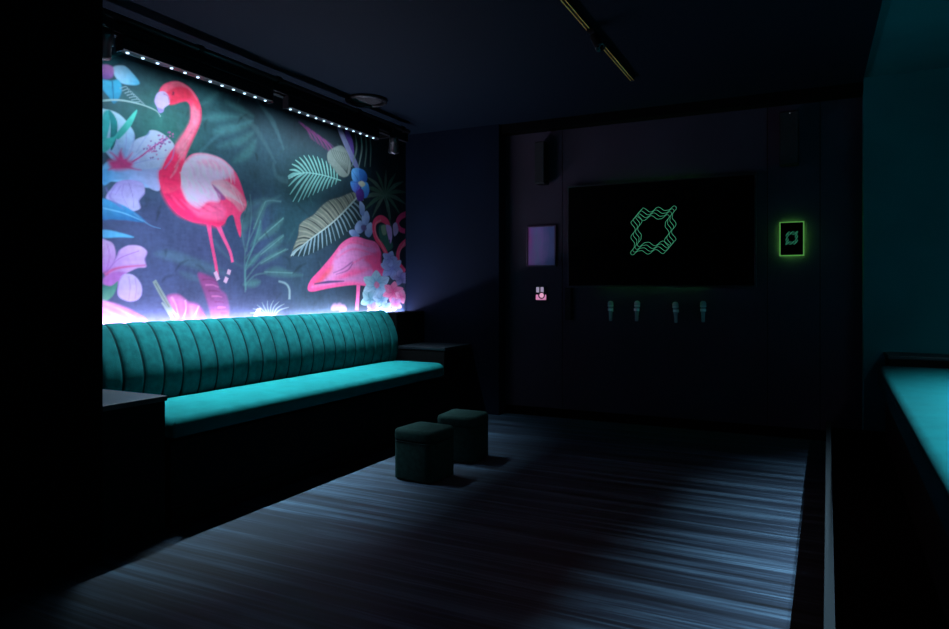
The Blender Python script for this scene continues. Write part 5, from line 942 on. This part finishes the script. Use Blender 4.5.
def mural():
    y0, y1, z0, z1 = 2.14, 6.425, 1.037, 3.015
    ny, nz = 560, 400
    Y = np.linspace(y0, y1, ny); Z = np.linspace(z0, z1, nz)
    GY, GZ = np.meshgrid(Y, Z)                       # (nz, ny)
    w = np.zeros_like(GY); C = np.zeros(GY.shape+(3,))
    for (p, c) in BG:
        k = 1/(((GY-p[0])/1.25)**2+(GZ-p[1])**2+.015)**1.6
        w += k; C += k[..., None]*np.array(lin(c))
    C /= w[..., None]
    rng = np.random.default_rng(5)
    def vnoise(sy, sz):
        a = rng.random((int((z1-z0)/sz)+3, int((y1-y0)/sy)+3))
        fy = (GY-y0)/sy; fz = (GZ-z0)/sz
        iy = fy.astype(int); iz = fz.astype(int); ty = fy-iy; tz = fz-iz
        ty = ty*ty*(3-2*ty); tz = tz*tz*(3-2*tz)
        return (a[iz, iy]*(1-ty)+a[iz, iy+1]*ty)*(1-tz)+(a[iz+1, iy]*(1-ty)+a[iz+1, iy+1]*ty)*tz
    n = .42*vnoise(.35, .3)+.28*vnoise(.10, .12)+.16*vnoise(.03, .05)+.14*vnoise(.014, .012)
    vein = .5*vnoise(.05, .016)+.5*vnoise(.02, .04)
    C *= (.45+.80*n+.30*vein)[..., None]
    def smooth(pts, closed=True, sub=5):
        P = np.array(pts, float); m = len(P); out = []
        rngi = range(m) if closed else range(m-1)
        for i in rngi:
            if closed: a, b, c, d = P[(i-1) % m], P[i], P[(i+1) % m], P[(i+2) % m]
            else: a, b, c, d = P[max(i-1, 0)], P[i], P[i+1], P[min(i+2, m-1)]
            for k in range(sub):
                t = k/sub
                out.append(.5*((2*b)+(-a+c)*t+(2*a-5*b+4*c-d)*t*t+(-a+3*b-3*c+d)*t**3))
        if not closed: out.append(P[-1])
        return np.array(out)
    def fill(P, col, alpha, soft, c2=None, g=None):
        soft = max(soft, .004)
        lo = P.min(0)-soft*1.5; hi = P.max(0)+soft*1.5
        i0, i1 = np.searchsorted(Y, lo[0]), np.searchsorted(Y, hi[0])
        j0, j1 = np.searchsorted(Z, lo[1]), np.searchsorted(Z, hi[1])
        if i1 <= i0 or j1 <= j0: return
        gy = GY[j0:j1, i0:i1]; gz = GZ[j0:j1, i0:i1]
        inside = np.zeros(gy.shape, bool); d2 = np.full(gy.shape, 9.)
        m = len(P)
        for i in range(m):
            a = P[i]; b = P[(i+1) % m]
            if abs(a[1]-b[1]) > 1e-9:
                cr = ((a[1] > gz) != (b[1] > gz)) & (gy < (b[0]-a[0])*(gz-a[1])/(b[1]-a[1])+a[0])
                inside ^= cr
            e = b-a; L2 = e@e
            if L2 < 1e-12: continue
            t = np.clip(((gy-a[0])*e[0]+(gz-a[1])*e[1])/L2, 0, 1)
            d2 = np.minimum(d2, (gy-a[0]-t*e[0])**2+(gz-a[1]-t*e[1])**2)
        s = np.sqrt(d2)*np.where(inside, 1, -1)
        al = np.clip(s/soft*.5+.5, 0, 1); al = al*al*(3-2*al)*alpha
        c = np.array(lin(col))
        if c2:
            p, q = np.array(g[0]), np.array(g[1]); e = q-p
            t = np.clip(((gy-p[0])*e[0]+(gz-p[1])*e[1])/(e@e), 0, 1)[..., None]
            c = c*(1-t)+np.array(lin(c2))*t
        else: c = c*np.ones(gy.shape+(1,))
        c = c*(.62+.50*n[j0:j1, i0:i1]+.30*vein[j0:j1, i0:i1])[..., None]
        C[j0:j1, i0:i1] = C[j0:j1, i0:i1]*(1-al[..., None])+c*al[..., None]
    def ribbon(P, W, col, a, soft):
        d = np.gradient(P, axis=0); nn = np.stack([-d[:, 1], d[:, 0]], 1); nn /= np.linalg.norm(nn, axis=1)[:, None]+1e-9
        W = np.interp(np.linspace(0, 1, len(P)), np.linspace(0, 1, len(W)), W)[:, None]
        fill(np.concatenate([P+nn*W/2, (P-nn*W/2)[::-1]]), col, a, soft)
    def at(P, t):
        s = np.concatenate([[0], np.cumsum(np.linalg.norm(np.diff(P, axis=0), axis=1))]); s /= s[-1]
        t = min(max(t, 0), 1)
        return np.array([np.interp(t, s, P[:, 0]), np.interp(t, s, P[:, 1])])
    for e in ART:
        if e[0] == 'p':
            P = smooth(e[1]) if e[5] else np.array(e[1])
            fill(P, e[2], e[3], e[4], *(e[6:8] if len(e) > 6 else ()))
        elif e[0] == 's':
            P = smooth(e[1], False, 6) if len(e[1]) > 2 else np.array(e[1], float)
            ribbon(P, e[2], e[3], e[4], e[5])
        else:
            _, mid, out, cnt, wd, col, a, soft, t0, t1, sh = e
            mid = smooth(mid, False); out = smooth(out, False)
            for k in range(cnt):
                t = t0+(t1-t0)*(k+.5)/cnt
                p = at(mid, t); q = at(out, t-sh*(1-t)); c = (p+q)/2+np.array([0, .012])
                ribbon(smooth([p, c, q], False, 4), [wd*1.1, wd*1.5, wd*.5], col, a, soft)
    # mesh: painted front sheet on a thin board
    verts = np.stack([np.full(GY.size, -4.044), GY.ravel(), GZ.ravel()], 1)
    idx = np.arange(GY.size).reshape(GY.shape)
    a, b, c, d = idx[:-1, :-1].ravel(), idx[:-1, 1:].ravel(), idx[1:, 1:].ravel(), idx[1:, :-1].ravel()
    faces = np.stack([a, b, c, d], 1)
    nv = len(verts)
    back = np.array([[-4.058, y, z] for y, z in ((y0, z0), (y1, z0), (y1, z1), (y0, z1))])
    side = [[nv, nv+3, nv+2, nv+1], [idx[0, 0], nv, nv+1, idx[0, -1]], [idx[0, -1], nv+1, nv+2, idx[-1, -1]], [idx[-1, -1], nv+2, nv+3, idx[-1, 0]], [idx[-1, 0], nv+3, nv, idx[0, 0]]]
    faces = np.concatenate([faces, np.array(side)])
    me = bpy.data.meshes.new('wall_mural')
    allv = np.concatenate([verts, back])
    me.vertices.add(len(allv)); me.vertices.foreach_set('co', allv.ravel().astype(np.float32))
    me.loops.add(faces.size); me.loops.foreach_set('vertex_index', faces.ravel().astype(np.int32))
    me.polygons.add(len(faces)); me.polygons.foreach_set('loop_start', np.arange(0, faces.size, 4, dtype=np.int32)); me.polygons.foreach_set('loop_total', np.full(len(faces), 4, np.int32))
    me.update(calc_edges=True)
    at_ = me.color_attributes.new('print', 'FLOAT_COLOR', 'POINT')
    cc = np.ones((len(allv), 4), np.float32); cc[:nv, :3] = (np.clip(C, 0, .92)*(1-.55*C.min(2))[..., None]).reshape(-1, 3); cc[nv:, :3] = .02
    at_.data.foreach_set('color', cc.ravel())
    m = bpy.data.materials.new('mural_print'); m.use_nodes = True; nt = m.node_tree
    an = nt.nodes.new('ShaderNodeVertexColor'); an.layer_name = 'print'
    B = nt.nodes['Principled BSDF']; B.inputs['Roughness'].default_value = .65; B.inputs['Specular IOR Level'].default_value = .2
    nt.links.new(an.outputs['Color'], B.inputs['Base Color'])
    me.materials.append(m)
    o = bpy.data.objects.new('wall_mural', me); COL.objects.link(o)
    return tag(o, 'large printed wall mural of pink flamingos, hibiscus and palm leaves above the teal banquette', 'mural')
mural()

# ------------------------------------------------------------------ banquette with channel-tufted back
SY0, SY1 = 2.57, 5.75
sofa = empty('banquette_sofa', (-3.45, (SY0+SY1)/2, 0), 'long teal velvet banquette with a channel-tufted back below the flamingo mural', 'sofa')
OX, OY = 3.45, -(SY0+SY1)/2
def tufted_back():
    prof = [(-3.745, .565), (-3.728, .61), (-3.712, .65), (-3.700, .70), (-3.693, .755), (-3.697, .81), (-3.710, .865), (-3.730, .92), (-3.756, .975), (-3.787, 1.025), (-3.823, 1.065), (-3.865, 1.087), (-3.910, 1.082), (-3.942, 1.04), (-3.950, .85), (-3.950, .56)]
    # resample the profile smoothly
    P = [Vector((x, z)) for x, z in prof]; R = []
    for i in range(len(P)-1):
        a, b, c, d = P[max(i-1, 0)], P[i], P[i+1], P[min(i+2, len(P)-1)]
        for k in range(4):
            t = k/4
            R.append(.5*((2*b)+(c-a)*t+(2*a-5*b+4*c-d)*t*t+(3*b-a-3*c+d)*t**3))
    R.append(P[-1]); n = len(R)
    nch = 22; per = 20; L = SY1-SY0
    bm = bmesh.new(); rows = []
    for j in range(nch*per+1):
        u = j/per; y = SY0+L*u/nch
        f = u-math.floor(u+1e-9); e = abs(f-round(f))              # 0 at a seam, .5 mid-channel
        dd = .010*(1-(1-2*e)**4)-.014*math.exp(-(e/.05)**2)
        end = min(y-SY0, SY1-y); er = .035
        shrink = 0 if end > er else er*(1-math.sqrt(max(0, 1-((er-end)/er)**2)))
        row = []
        for i, p in enumerate(R):
            a, b = R[max(i-1, 0)], R[min(i+1, n-1)]
            t = (b-a).normalized(); nr = Vector((t.y, -t.x))
            fade = 1 if i < n*.70 else max(0, 1-(i-n*.70)/(n*.12))
            s = (dd*fade-shrink)
            q = p+nr*s
            row.append(bm.verts.new((q.x+OX, y+OY, q.y)))
        rows.append(row)
    for ri, (a, b) in enumerate(zip(rows, rows[1:])):
        for i in range(n-1):
            f = bm.faces.new((a[i], b[i], b[i+1], a[i+1]))
            if ri % per in (0, per-1) and 0 < ri < nch*per-1: f.material_index = 1      # the sewn seam
        bm.faces.new((a[-1], b[-1], b[0], a[0]))
    bm.faces.new(rows[0]); bm.faces.new(rows[-1])
    return bm
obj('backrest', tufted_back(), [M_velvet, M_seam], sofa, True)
bm = bmesh.new(); cushion(bm, -3.76+OX, -3.09+OX, SY0+OY, SY1-.02+OY, .49, .604, .05, .20, .016, rq=.02)
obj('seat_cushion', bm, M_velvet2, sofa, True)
obj('base', bx(-3.94+OX, -3.13+OX, SY0+.01+OY, SY1-.01+OY, 0, .469, .006), M_base, sofa)
obj('plinth_rail', bx(-3.128+OX, -3.118+OX, SY0+.01+OY, SY1-.01+OY, .0, .10, .002), M_base, sofa)

# side tables at both ends
def side_table(x0, x1, y0, y1, h, label):
    t = empty('side_table', ((x0+x1)/2, (y0+y1)/2, 0), label, 'side table', 'boxy side tables')
    cx, cy = (x0+x1)/2, (y0+y1)/2
    obj('table_top', bx(x0-cx, x1-cx, y0-cy, y1-cy, h-.028, h, .004), M_table, t)
    obj('cabinet', bx(x0+.012-cx, x1-.012-cx, y0+.006-cy, y1-.006-cy, 0, h-.0285, .004), M_base, t)
    return t
side_table(-3.95, -3.12, 2.135, 2.556, .73, 'dark box side table between the black wall and the near end of the banquette')
side_table(-3.95, -3.23, 5.857, 6.425, .73, 'dark box side table in the corner at the far end of the banquette')
side_table(.52, 1.30, 6.05, 6.42, .80, 'dark box side table against the teal wall behind the opposite bench')

# bench on the other side
bench = empty('bench_seat', (.772, 3.2, .1585), 'teal velvet bench seat at the edge of the frame below the teal wall', 'bench', rz=math.radians(-1.5))
bm = bmesh.new(); cushion(bm, -.40, .66, -2.6, 2.83, 0.4165, .5685, .045, .07, .012)
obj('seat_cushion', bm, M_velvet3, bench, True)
obj('base', bx(-.345, .64, -2.58, 2.80, -.009, .4155, .006), mat('dark_brown_panel', (.010, .006, .004), .7, spec=.1), bench)

# poufs
def pouf(x, y, rz, label):
    t = empty('pouf', (x, y, 0), label, 'pouf', 'velvet cube poufs', rz)
    w = .162
    bm = bmesh.new(); cushion(bm, -w, w, -w, w, .268, .350, .028, .055, .010)
    obj('top_pad', bm, M_pouf, t, True)
    bm = bmesh.new(); cushion(bm, -w+.001, w-.001, -w+.001, w-.001, .012, .2678, .004, .055)
    obj('body', bm, M_pouf, t, True)
    bm = bmesh.new(); tube(bm, [(a, b, .2680) for a, b in rrect(-w-.001, w+.001, -w-.001, w+.001,   .056)], .0014, 6, True)
    obj('piping', bm, M_pouf_piping, t, True)
    for sx in (-1, 1):
        for sy in (-1, 1):
            bm = bmesh.new(); lathe(bm, [(.02, 0), (.022, .0122)], 14, Matrix.Translation((sx*.11, sy*.11, 0)))
            obj('foot', bm, M_plastic, t)
    return t
pouf(-2.415, 4.085, math.radians(-5), 'dark green velvet cube pouf standing in front, its top catching more light')
pouf(-2.415, 4.67, math.radians(4), 'dark green velvet cube pouf half hidden behind the other one')

# ------------------------------------------------------------------ lighting rail over the mural
RX = -3.72
rail = empty('lighting_rail', (RX, 4.3, 2.92), 'long black lighting pipe rail hung under the ceiling above the flamingo mural', 'lighting rail')
def rl(x, y, z): return (x-RX, y-4.3, z-2.92)
bm = bmesh.new(); tube(bm, [rl(RX, 2.15, 2.93), rl(RX, 5.97, 2.93)], .024, 14); obj('pipe', bm, M_metal2, rail, True)
bm = bmesh.new(); tube(bm, [rl(RX+.006, 2.66, 2.845), rl(RX+.006, 5.60, 2.845)], .009, 12); obj('pipe', bm, M_metal, rail, True)
bm = bmesh.new(); pts = []
for k in range(60):
    y = 2.68+k*.049; pts.append(rl(RX+.012+.004*math.sin(k*1.3), y, 2.893-.012*abs(math.sin(k*.38))))
tube(bm, pts, .006, 6); obj('cable', bm, M_plastic, rail, True)
obj('beam', bx(-.052, -.004, -2.15, 1.67, -.098, -.012, .004), M_metal, rail)
for y in (2.35, 3.30, 4.06, 5.1, 5.85):
    bm = bmesh.new()
    lathe(bm, [(.033, -.02), (.033, .02)], 16, Matrix.Translation(rl(RX, y, 2.93)) @ Matrix.Rotation(PI/2, 4, 'X'))
    box(bm, -.324, -.05, y-.016-4.3, y+.016-4.3, -.06, -.028, .003)
    obj('wall_arm', bm, M_metal, rail)

COLD = (.62, .86, 1.0)
def led_bar(y0, y1, x, z, label, beams):
    t = empty('led_bar', (x, (y0+y1)/2, z), label, 'led bar light', 'wall-washing led bars')
    h = (y1-y0)/2
    obj('housing', bx(-.035, .035, -h, h, .006, .085, .006), M_metal, t)
    n = 12
    for k in range(n):
        y = -h+.05+(2*h-.10)*k/(n-1)
        bm = bmesh.new(); lathe(bm, [(.0, -.003), (.008, -.001), (.0105, .002), (.0105, .006)], 14, Matrix.Translation((0, y, 0)))
        obj('lens', bm, M_led, t, True)
    for s in (-1, 1):
        obj('bracket', bx(-.030, -.008, s*(h-.12)-.02, s*(h-.12)+.02, .0852, .0868, .0003), M_metal2, t)
        obj('end_plate', bx(-.03, .03, s*(h+.0045)-.004, s*(h+.0045)+.004, -.004, .10, .002), M_metal2, t)
    for face, watts, spread in beams:           # the lenses throw a narrow beam down and a little spill onto the wall
        area('led_bar_light', (x, (y0+y1)/2, z-.006), (0, math.radians(face), 0), .02, 2*h-.08, watts, COLD, spread)

LEFT = ((-3, 38, 63), (32, 7.5, 150))
RIGHT = ((8, 125, 70), (-30, 16, 150))
led_bar(2.71, 3.97, RX, 2.735, 'black led bar with a row of white lights, above the large flamingo', LEFT)
led_bar(4.15, 5.39, RX, 2.735, 'black led bar with a row of white lights, above the banana leaf', LEFT)
led_bar(2.1, 3.36, 1.50, 2.735, 'black led bar with white lights over the opposite bench, nearer the camera', RIGHT)
led_bar(3.54, 4.8, 1.68, 2.735, 'black led bar with white lights over the opposite bench, nearer the teal wall', RIGHT)

def stage_light(x, y, z, d, label, m):
    t = empty('stage_light', (x, y, z), label, 'stage light', 'small stage lights on the rail')
    A = aim(d)
    bm = bmesh.new(); lathe(bm, [(.0, -.085), (.035, -.083), (.045, -.07), (.048, -.02), (.052, .05), (.056, .06), (.056, .085), (.047, .085), (.047, .06), (0, .058)], 24, A)
    obj('can', bm, M_metal2, t, True)
    bm = bmesh.new(); lathe(bm, [(.045, .0625), (.030, .072), (0, .076)], 20, A); obj('lens', bm, m, t, True)
    bm = bmesh.new(); tube(bm, [(0, -.062, 0), (0, -.062, .07), (0, -.03, .105), (0, .03, .105), (0, .062, .07), (0, .062, 0)], .007, 8); obj('yoke', bm, M_metal, t, True)
    bm = bmesh.new(); box(bm, -.012, .012, -.016, .016, .105, .165, .003); obj('clamp', bm, M_metal, t)
stage_light(RX+.02, 5.66, 2.74, (-.25, .35, -.75), 'small black stage light with a blue lens at the far end of the lighting rail', M_blue)
stage_light(RX+.02, 2.585, 2.74, (-.5, .2, -.7), 'small black stage light at the near end of the lighting rail by the black wall', M_glass)

# hidden light strip on the ledge behind the backrest
ls = empty('led_strip', (-4.010, 4.28, 1.036), 'glowing white and pink led strip along the foot of the mural behind the sofa back', 'led strip')
obj('strip_base', bx(-.008, .008, -2.12, 2.12, 0, .005), M_plastic, ls)
obj('light_tape', bx(-.006, .006, -2.11, 2.11, .005, .009), M_strip, ls)
for yc, ln, c, w in ((3.55, 1.9, (.80, .80, 1.0), 9.5), (5.15, 1.2, (.76, .82, 1.0), 6.5), (6.08, .62, (.55, .56, 1.0), 4.2), (2.5, .6, (1.0, .40, .75), 2.2)):
    area('led_strip_light', (-4.010, yc, 1.050), (PI, 0, 0), .012, ln, w*2.2, c, 180)

# ------------------------------------------------------------------ ceiling fittings
cs = empty('ceiling_speaker', (-3.60, 5.06, 3.02), 'round black ceiling speaker near the far end of the lighting rail', 'ceiling speaker')
bm = bmesh.new(); lathe(bm, [(.185, 0), (.19, -.008), (.188, -.022), (.172, -.032), (.158, -.030), (.150, -.016), (.150, 0)], 40); obj('ring', bm, M_metal, cs, True)
bm = bmesh.new(); lathe(bm, [(.149, -.010), (.10, -.018), (0, -.022)], 40); obj('grille', bm, M_grille, cs, True)

tr = empty('ceiling_track', (-1.298, 3.2, 3.02), 'thin black ceiling track with painted yellow highlights running into the room', 'light track')
obj('track_body', bx(-.013, .013, -3.5, 2.27, -.030, 0, .002), M_metal, tr)
for s in (-1, 1): obj('painted_glint', bx(*( (-.0145, -.0085) if s < 0 else (.0085, .0145)), -3.5, 2.27, -.034, -.0305), M_track_glint, tr)  # thin strips carry the painted highlight along both edges
obj('end_cap', bx(-.016, .016, 2.27, 2.292, -.034, 0, .002), M_metal2, tr)
sp = empty('track_spotlight', (-1.278, 4.30, 2.985), 'small black spotlight head clipped to the ceiling track', 'spotlight')
obj('adapter', bx(-.024, .024, -.05, .05, -.022, .0, .003), M_metal, sp)
A = Matrix.Translation((.03, .0, -.075)) @ aim((.45, -.35, -.8))
bm = bmesh.new(); lathe(bm, [(0, -.06), (.026, -.058), (.030, -.05), (.030, .05), (.033, .055), (.033, .066), (.024, .066), (.022, .05), (0, .048)], 22, A); obj('can', bm, M_metal2, sp, True)
bm = bmesh.new(); lathe(bm, [(.021, .0515), (0, .056)], 18, A); obj('lens', bm, M_glass, sp, True)
bm = bmesh.new(); tube(bm, [(0, 0, -.02), (.02, 0, -.045), (.03, 0, -.07)], .006, 8); obj('arm', bm, M_steel, sp, True)
spot('track_spot_light', (-1.235, 4.255, 2.845), (-1.0, 3.9, 0), 20, (1.0, .45, .38), 80, .9, .03)

# ------------------------------------------------------------------ back wall: screen, panels, microphones, speakers
def wave_loop():
    """closed wavy square with two rounded horns on one diagonal (units: 130 = half the side)"""
    run = [(123+12*math.sqrt(2)*0, 147)]
    for k in range(6): run.append((123-38*(k+1)/7, 147-27*(k+1)/7-4*math.sin(PI*(k+1)/7)))
    for k in range(36):
        x = 78-185*k/35
        run.append((x, 132+17*math.cos(2*PI*(x+107)/120)*(1 if x < 55 else (78-x)/46*.6+.6)))
    mirror = [(y, x) for x, y in run]
    cap = [(135+17*math.cos(a), 135+17*math.sin(a)) for a in [math.radians(135-180*k/8) for k in range(1, 8)]]
    out = run+[(-x, -y) for x, y in mirror[::-1]]            # along the top, then down one side
    out += [(-x, -y) for x, y in cap[::-1]]
    out += [(-x, -y) for x, y in run]+mirror[::-1]
    out += cap[::-1]
    return out
def logo(bm, sx, sz, r, depth):
    base = wave_loop()
    for k in range(4):
        ox, oz = 27-54*k/3, 32-64*k/3
        tube(bm, [((x+ox)*sx, -depth*k, (z+oz)*sz) for x, z in base], r, 6, True)

tvx0, tvx1, tvz0, tvz1 = -2.205, -.443, 1.325, 2.345
tv = empty('television', ((tvx0+tvx1)/2, 6.60, tvz0), 'large black wall-mounted screen showing a green wavy square logo', 'television')
W = (tvx1-tvx0)/2; Hh = tvz1-tvz0
bm = bmesh.new(); box(bm, -W+.03, W-.03, -.050, -.012, .03, Hh-.03, .004); box(bm, -.3, .3, -.0125, 0, .3, .7); obj('back_shell', bm, M_plastic, tv)
bm = bmesh.new()
for a in ((-W, -W+.016, 0, Hh), (W-.016, W, 0, Hh), (-W+.016, W-.016, 0, .018), (-W+.016, W-.016, Hh-.016, Hh)):
    box(bm, a[0], a[1], -.064, -.046, a[2], a[3], .002)
obj('bezel', bm, M_metal2, tv)
obj('screen', bx(-W+.0165, W-.0165, -.060, -.0505, .0185, Hh-.0165), M_screen, tv)
bm = bmesh.new(); logo(bm, .00120, .00122, .0028, .0004)
tag(obj('screen_logo', bm, M_logo, tv, True, (-1.351-(tvx0+tvx1)/2, -.062, 1.863-tvz0)), 'glowing green logo of five wavy outlines')
M_tvglow = mat('green_tv_backlight', (0, 0, 0), .5, emit=(.05, .40, .06), es=45)
for z in (.045, Hh-.055): obj('backlight', bx(-.55, .45, -.0118, -.004, z, z+.01), M_tvglow, tv)
# cable cover below the screen
cc = empty('cable_cover', (-2.20, 6.60, 1.0), 'narrow black cable cover below the bottom corner of the screen', 'cable cover')
obj('channel', bx(-.034, .034, -.035, 0, 0, .32, .004), M_black, cc)
obj('cover_strip', bx(-.022, .022, -.043, -.0352, .005, .315, .003), M_plastic, cc)

# framed picture and control plate
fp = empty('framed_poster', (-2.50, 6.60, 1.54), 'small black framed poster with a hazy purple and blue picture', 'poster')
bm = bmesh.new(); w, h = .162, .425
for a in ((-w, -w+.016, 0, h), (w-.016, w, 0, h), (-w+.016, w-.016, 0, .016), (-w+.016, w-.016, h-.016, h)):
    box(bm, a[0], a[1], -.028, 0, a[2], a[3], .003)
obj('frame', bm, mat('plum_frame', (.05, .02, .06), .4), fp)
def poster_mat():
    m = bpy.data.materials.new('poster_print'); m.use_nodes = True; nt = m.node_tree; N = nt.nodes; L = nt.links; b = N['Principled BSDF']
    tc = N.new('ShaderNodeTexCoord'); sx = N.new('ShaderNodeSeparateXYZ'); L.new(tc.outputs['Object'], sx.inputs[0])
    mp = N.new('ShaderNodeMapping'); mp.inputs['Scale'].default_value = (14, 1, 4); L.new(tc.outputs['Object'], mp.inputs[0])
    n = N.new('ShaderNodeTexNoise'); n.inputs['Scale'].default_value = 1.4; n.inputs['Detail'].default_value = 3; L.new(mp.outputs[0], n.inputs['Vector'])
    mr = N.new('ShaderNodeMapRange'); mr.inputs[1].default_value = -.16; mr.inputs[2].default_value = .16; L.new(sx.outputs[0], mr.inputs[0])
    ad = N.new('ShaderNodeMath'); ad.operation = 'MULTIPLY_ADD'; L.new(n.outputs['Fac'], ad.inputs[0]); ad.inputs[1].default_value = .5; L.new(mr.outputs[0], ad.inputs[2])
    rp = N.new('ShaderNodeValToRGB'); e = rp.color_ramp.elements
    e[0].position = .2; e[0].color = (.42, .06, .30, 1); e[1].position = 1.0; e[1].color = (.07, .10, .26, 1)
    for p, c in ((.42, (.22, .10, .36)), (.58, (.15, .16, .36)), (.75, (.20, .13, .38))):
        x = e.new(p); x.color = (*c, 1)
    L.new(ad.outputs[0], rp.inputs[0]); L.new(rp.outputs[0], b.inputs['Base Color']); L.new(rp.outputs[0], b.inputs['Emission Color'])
    b.inputs['Emission Strength'].default_value = .08; b.inputs['Roughness'].default_value = .3  # the print is given a faint glow of its own colours
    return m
tag(obj('print', bx(-w+.0165, w-.0165, -.014, -.004, .0165, h-.0165), poster_mat(), fp), 'faintly glowing picture in purple and blue')
cp = empty('control_plate', (-2.503, 6.60, 1.19), 'tiny lit pink control plate with a dark ring below the framed poster', 'control panel')
obj('plate', bx(-.064, .064, -.014, 0, 0, .15, .003), M_plastic, cp)
M_pink = mat('pink_light', (.1, .03, .07), .4, emit=(.80, .28, .55), es=.75)
obj('lit_face', bx(-.056, .056, -.0165, -.0142, .008, .062), M_pink, cp)
M_pale = mat('pale_light', (.1, .08, .1), .4, emit=(.50, .42, .62), es=.6)
for x in (-.036, .012): obj('lit_mark', bx(x-.016, x+.016, -.0165, -.0142, .085, .14), M_pale, cp)
bm = bmesh.new(); lathe(bm, [(.036, .0), (.036, .006), (.026, .006), (.026, .0)], 26, Matrix.Translation((.008, -.0168, .055)) @ Matrix.Rotation(PI/2, 4, 'X')); obj('ring', bm, M_plastic, cp)
bm = bmesh.new(); lathe(bm, [(.025, .0), (.022, .004), (0, .005)], 22, Matrix.Translation((.008, -.0168, .055)) @ Matrix.Rotation(PI/2, 4, 'X')); obj('button', bm, mat('pink_button', (.1, .03, .07), .4, emit=(.95, .45, .68), es=.8), cp)

# green-edged touch panel
gp = empty('touch_panel', (-.159, 6.60, 1.605), 'small black touch panel with a green glowing edge beside the large screen', 'touch panel')
obj('backlight', bx(-.080, .080, -.014, -.006, .012, .276), M_halo, gp)
obj('glowing_rim', bx(-.099, .099, -.022, -.016, -.007, .295), M_rim, gp)
obj('screen', bx(-.090, .090, -.034, -.0225, .002, .286, .003), M_screen, gp)
bm = bmesh.new(); logo(bm, .00028, .00032, .0012, .0002); obj('screen_logo', bm, M_logo2, gp, True, (.0, -.0352, .150))

# microphones in wall clips
def microphone(x, z, label, tilt):
    t = empty('microphone', (x, 6.60, z), label, 'microphone', 'chrome microphones clipped below the screen')
    R = Matrix.Translation((0, -.055, 0)) @ Matrix.Rotation(tilt, 4, 'Y')
    bm = bmesh.new(); lathe(bm, [(0, .192), (.014, .190), (.024, .180), (.028, .165), (.026, .150), (.0225, .140)], 22, R); obj('grille', bm, mat_grille, t, True)
    bm = bmesh.new(); lathe(bm, [(.0285, .139), (.0285, .146), (.020, .1465)], 22, R); obj('collar', bm, M_steel, t, True)
    bm = bmesh.new(); lathe(bm, [(.0235, .138), (.021, .11), (.0165, .06), (.0145, 0.0), (.011, -.004), (0, -.004)], 22, R); obj('handle', bm, M_handle, t, True)
    bm = bmesh.new(); box(bm, -.012, .012, -.028, 0, .085, .125, .002); lathe(bm, [(.026, .095), (.026, .118), (.0235, .118), (.0235, .095)], 20, Matrix.Translation((0, -.055, 0))); obj('clip', bm, M_steel, t)
mat_grille = mat('steel_mesh', (.5, .5, .52), .5, .2, bump=(500, .6))
M_handle = mat('grey_handle', (.35, .35, .37), .4, .3)
microphone(-1.764, 1.002, 'chrome microphone in a wall clip, first of four from the cable cover', 0)
microphone(-1.509, 1.005, 'chrome microphone in a wall clip, second of four from the cable cover', .03)
microphone(-1.142, .998, 'chrome microphone in a wall clip, third of four from the cable cover', -.03)
microphone(-.898, 1.008, 'chrome microphone in a wall clip, last of four and nearest the touch panel', 0)

def speaker(x0, x1, z0, z1, label, led):
    t = empty('wall_speaker', ((x0+x1)/2, 6.60, z0), label, 'speaker', 'slim black wall speakers')
    w = (x1-x0)/2; h = z1-z0
    obj('cabinet', bx(-w, w, -.17, -.035, 0, h, .010), M_plastic, t)
    obj('grille', bx(-w+.008, w-.008, -.178, -.1705, .010, h-.010, .003), M_grille, t)
    bm = bmesh.new(); box(bm, -.03, .03, -.0345, -.0, h*.35, h*.65, .003); obj('bracket', bm, M_metal, t)
    if led: obj('power_light', bx(.004, .010, -.182, -.1785, h-.028, h-.022), mat('white_pilot_light', (0, 0, 0), .5, emit=(.6, .6, .65), es=.5), t)
speaker(-2.515, -2.405, 2.37, 2.80, 'slim black wall speaker above the framed poster', False)
speaker(-.255, -.10, 2.38, 2.84, 'slim black wall speaker above the green-edged touch panel', True)

# ------------------------------------------------------------------ camera and view
cam = bpy.data.cameras.new('camera'); co = bpy.data.objects.new('camera', cam); COL.objects.link(co)
co.location = (0, 0, 1.3); co.rotation_euler = (PI/2, 0, math.atan(337.5/680))
cam.sensor_width = 36; cam.lens = 680/949*36; cam.shift_y = -24.5/949; cam.clip_start = .05
S.camera = co
wd = bpy.data.worlds.new('world'); S.world = wd; wd.use_nodes = True
wd.node_tree.nodes['Background'].inputs[0].default_value = (.02, .02, .03, 1); wd.node_tree.nodes['Background'].inputs[1].default_value = .0
S.view_settings.view_transform = 'Standard'; S.view_settings.look = 'None'; S.view_settings.gamma = 1
S.view_settings.use_curve_mapping = False; S.view_settings.exposure = 0
S.cycles.use_denoising = True; S.cycles.max_bounces = 8; S.cycles.sample_clamp_indirect = 4
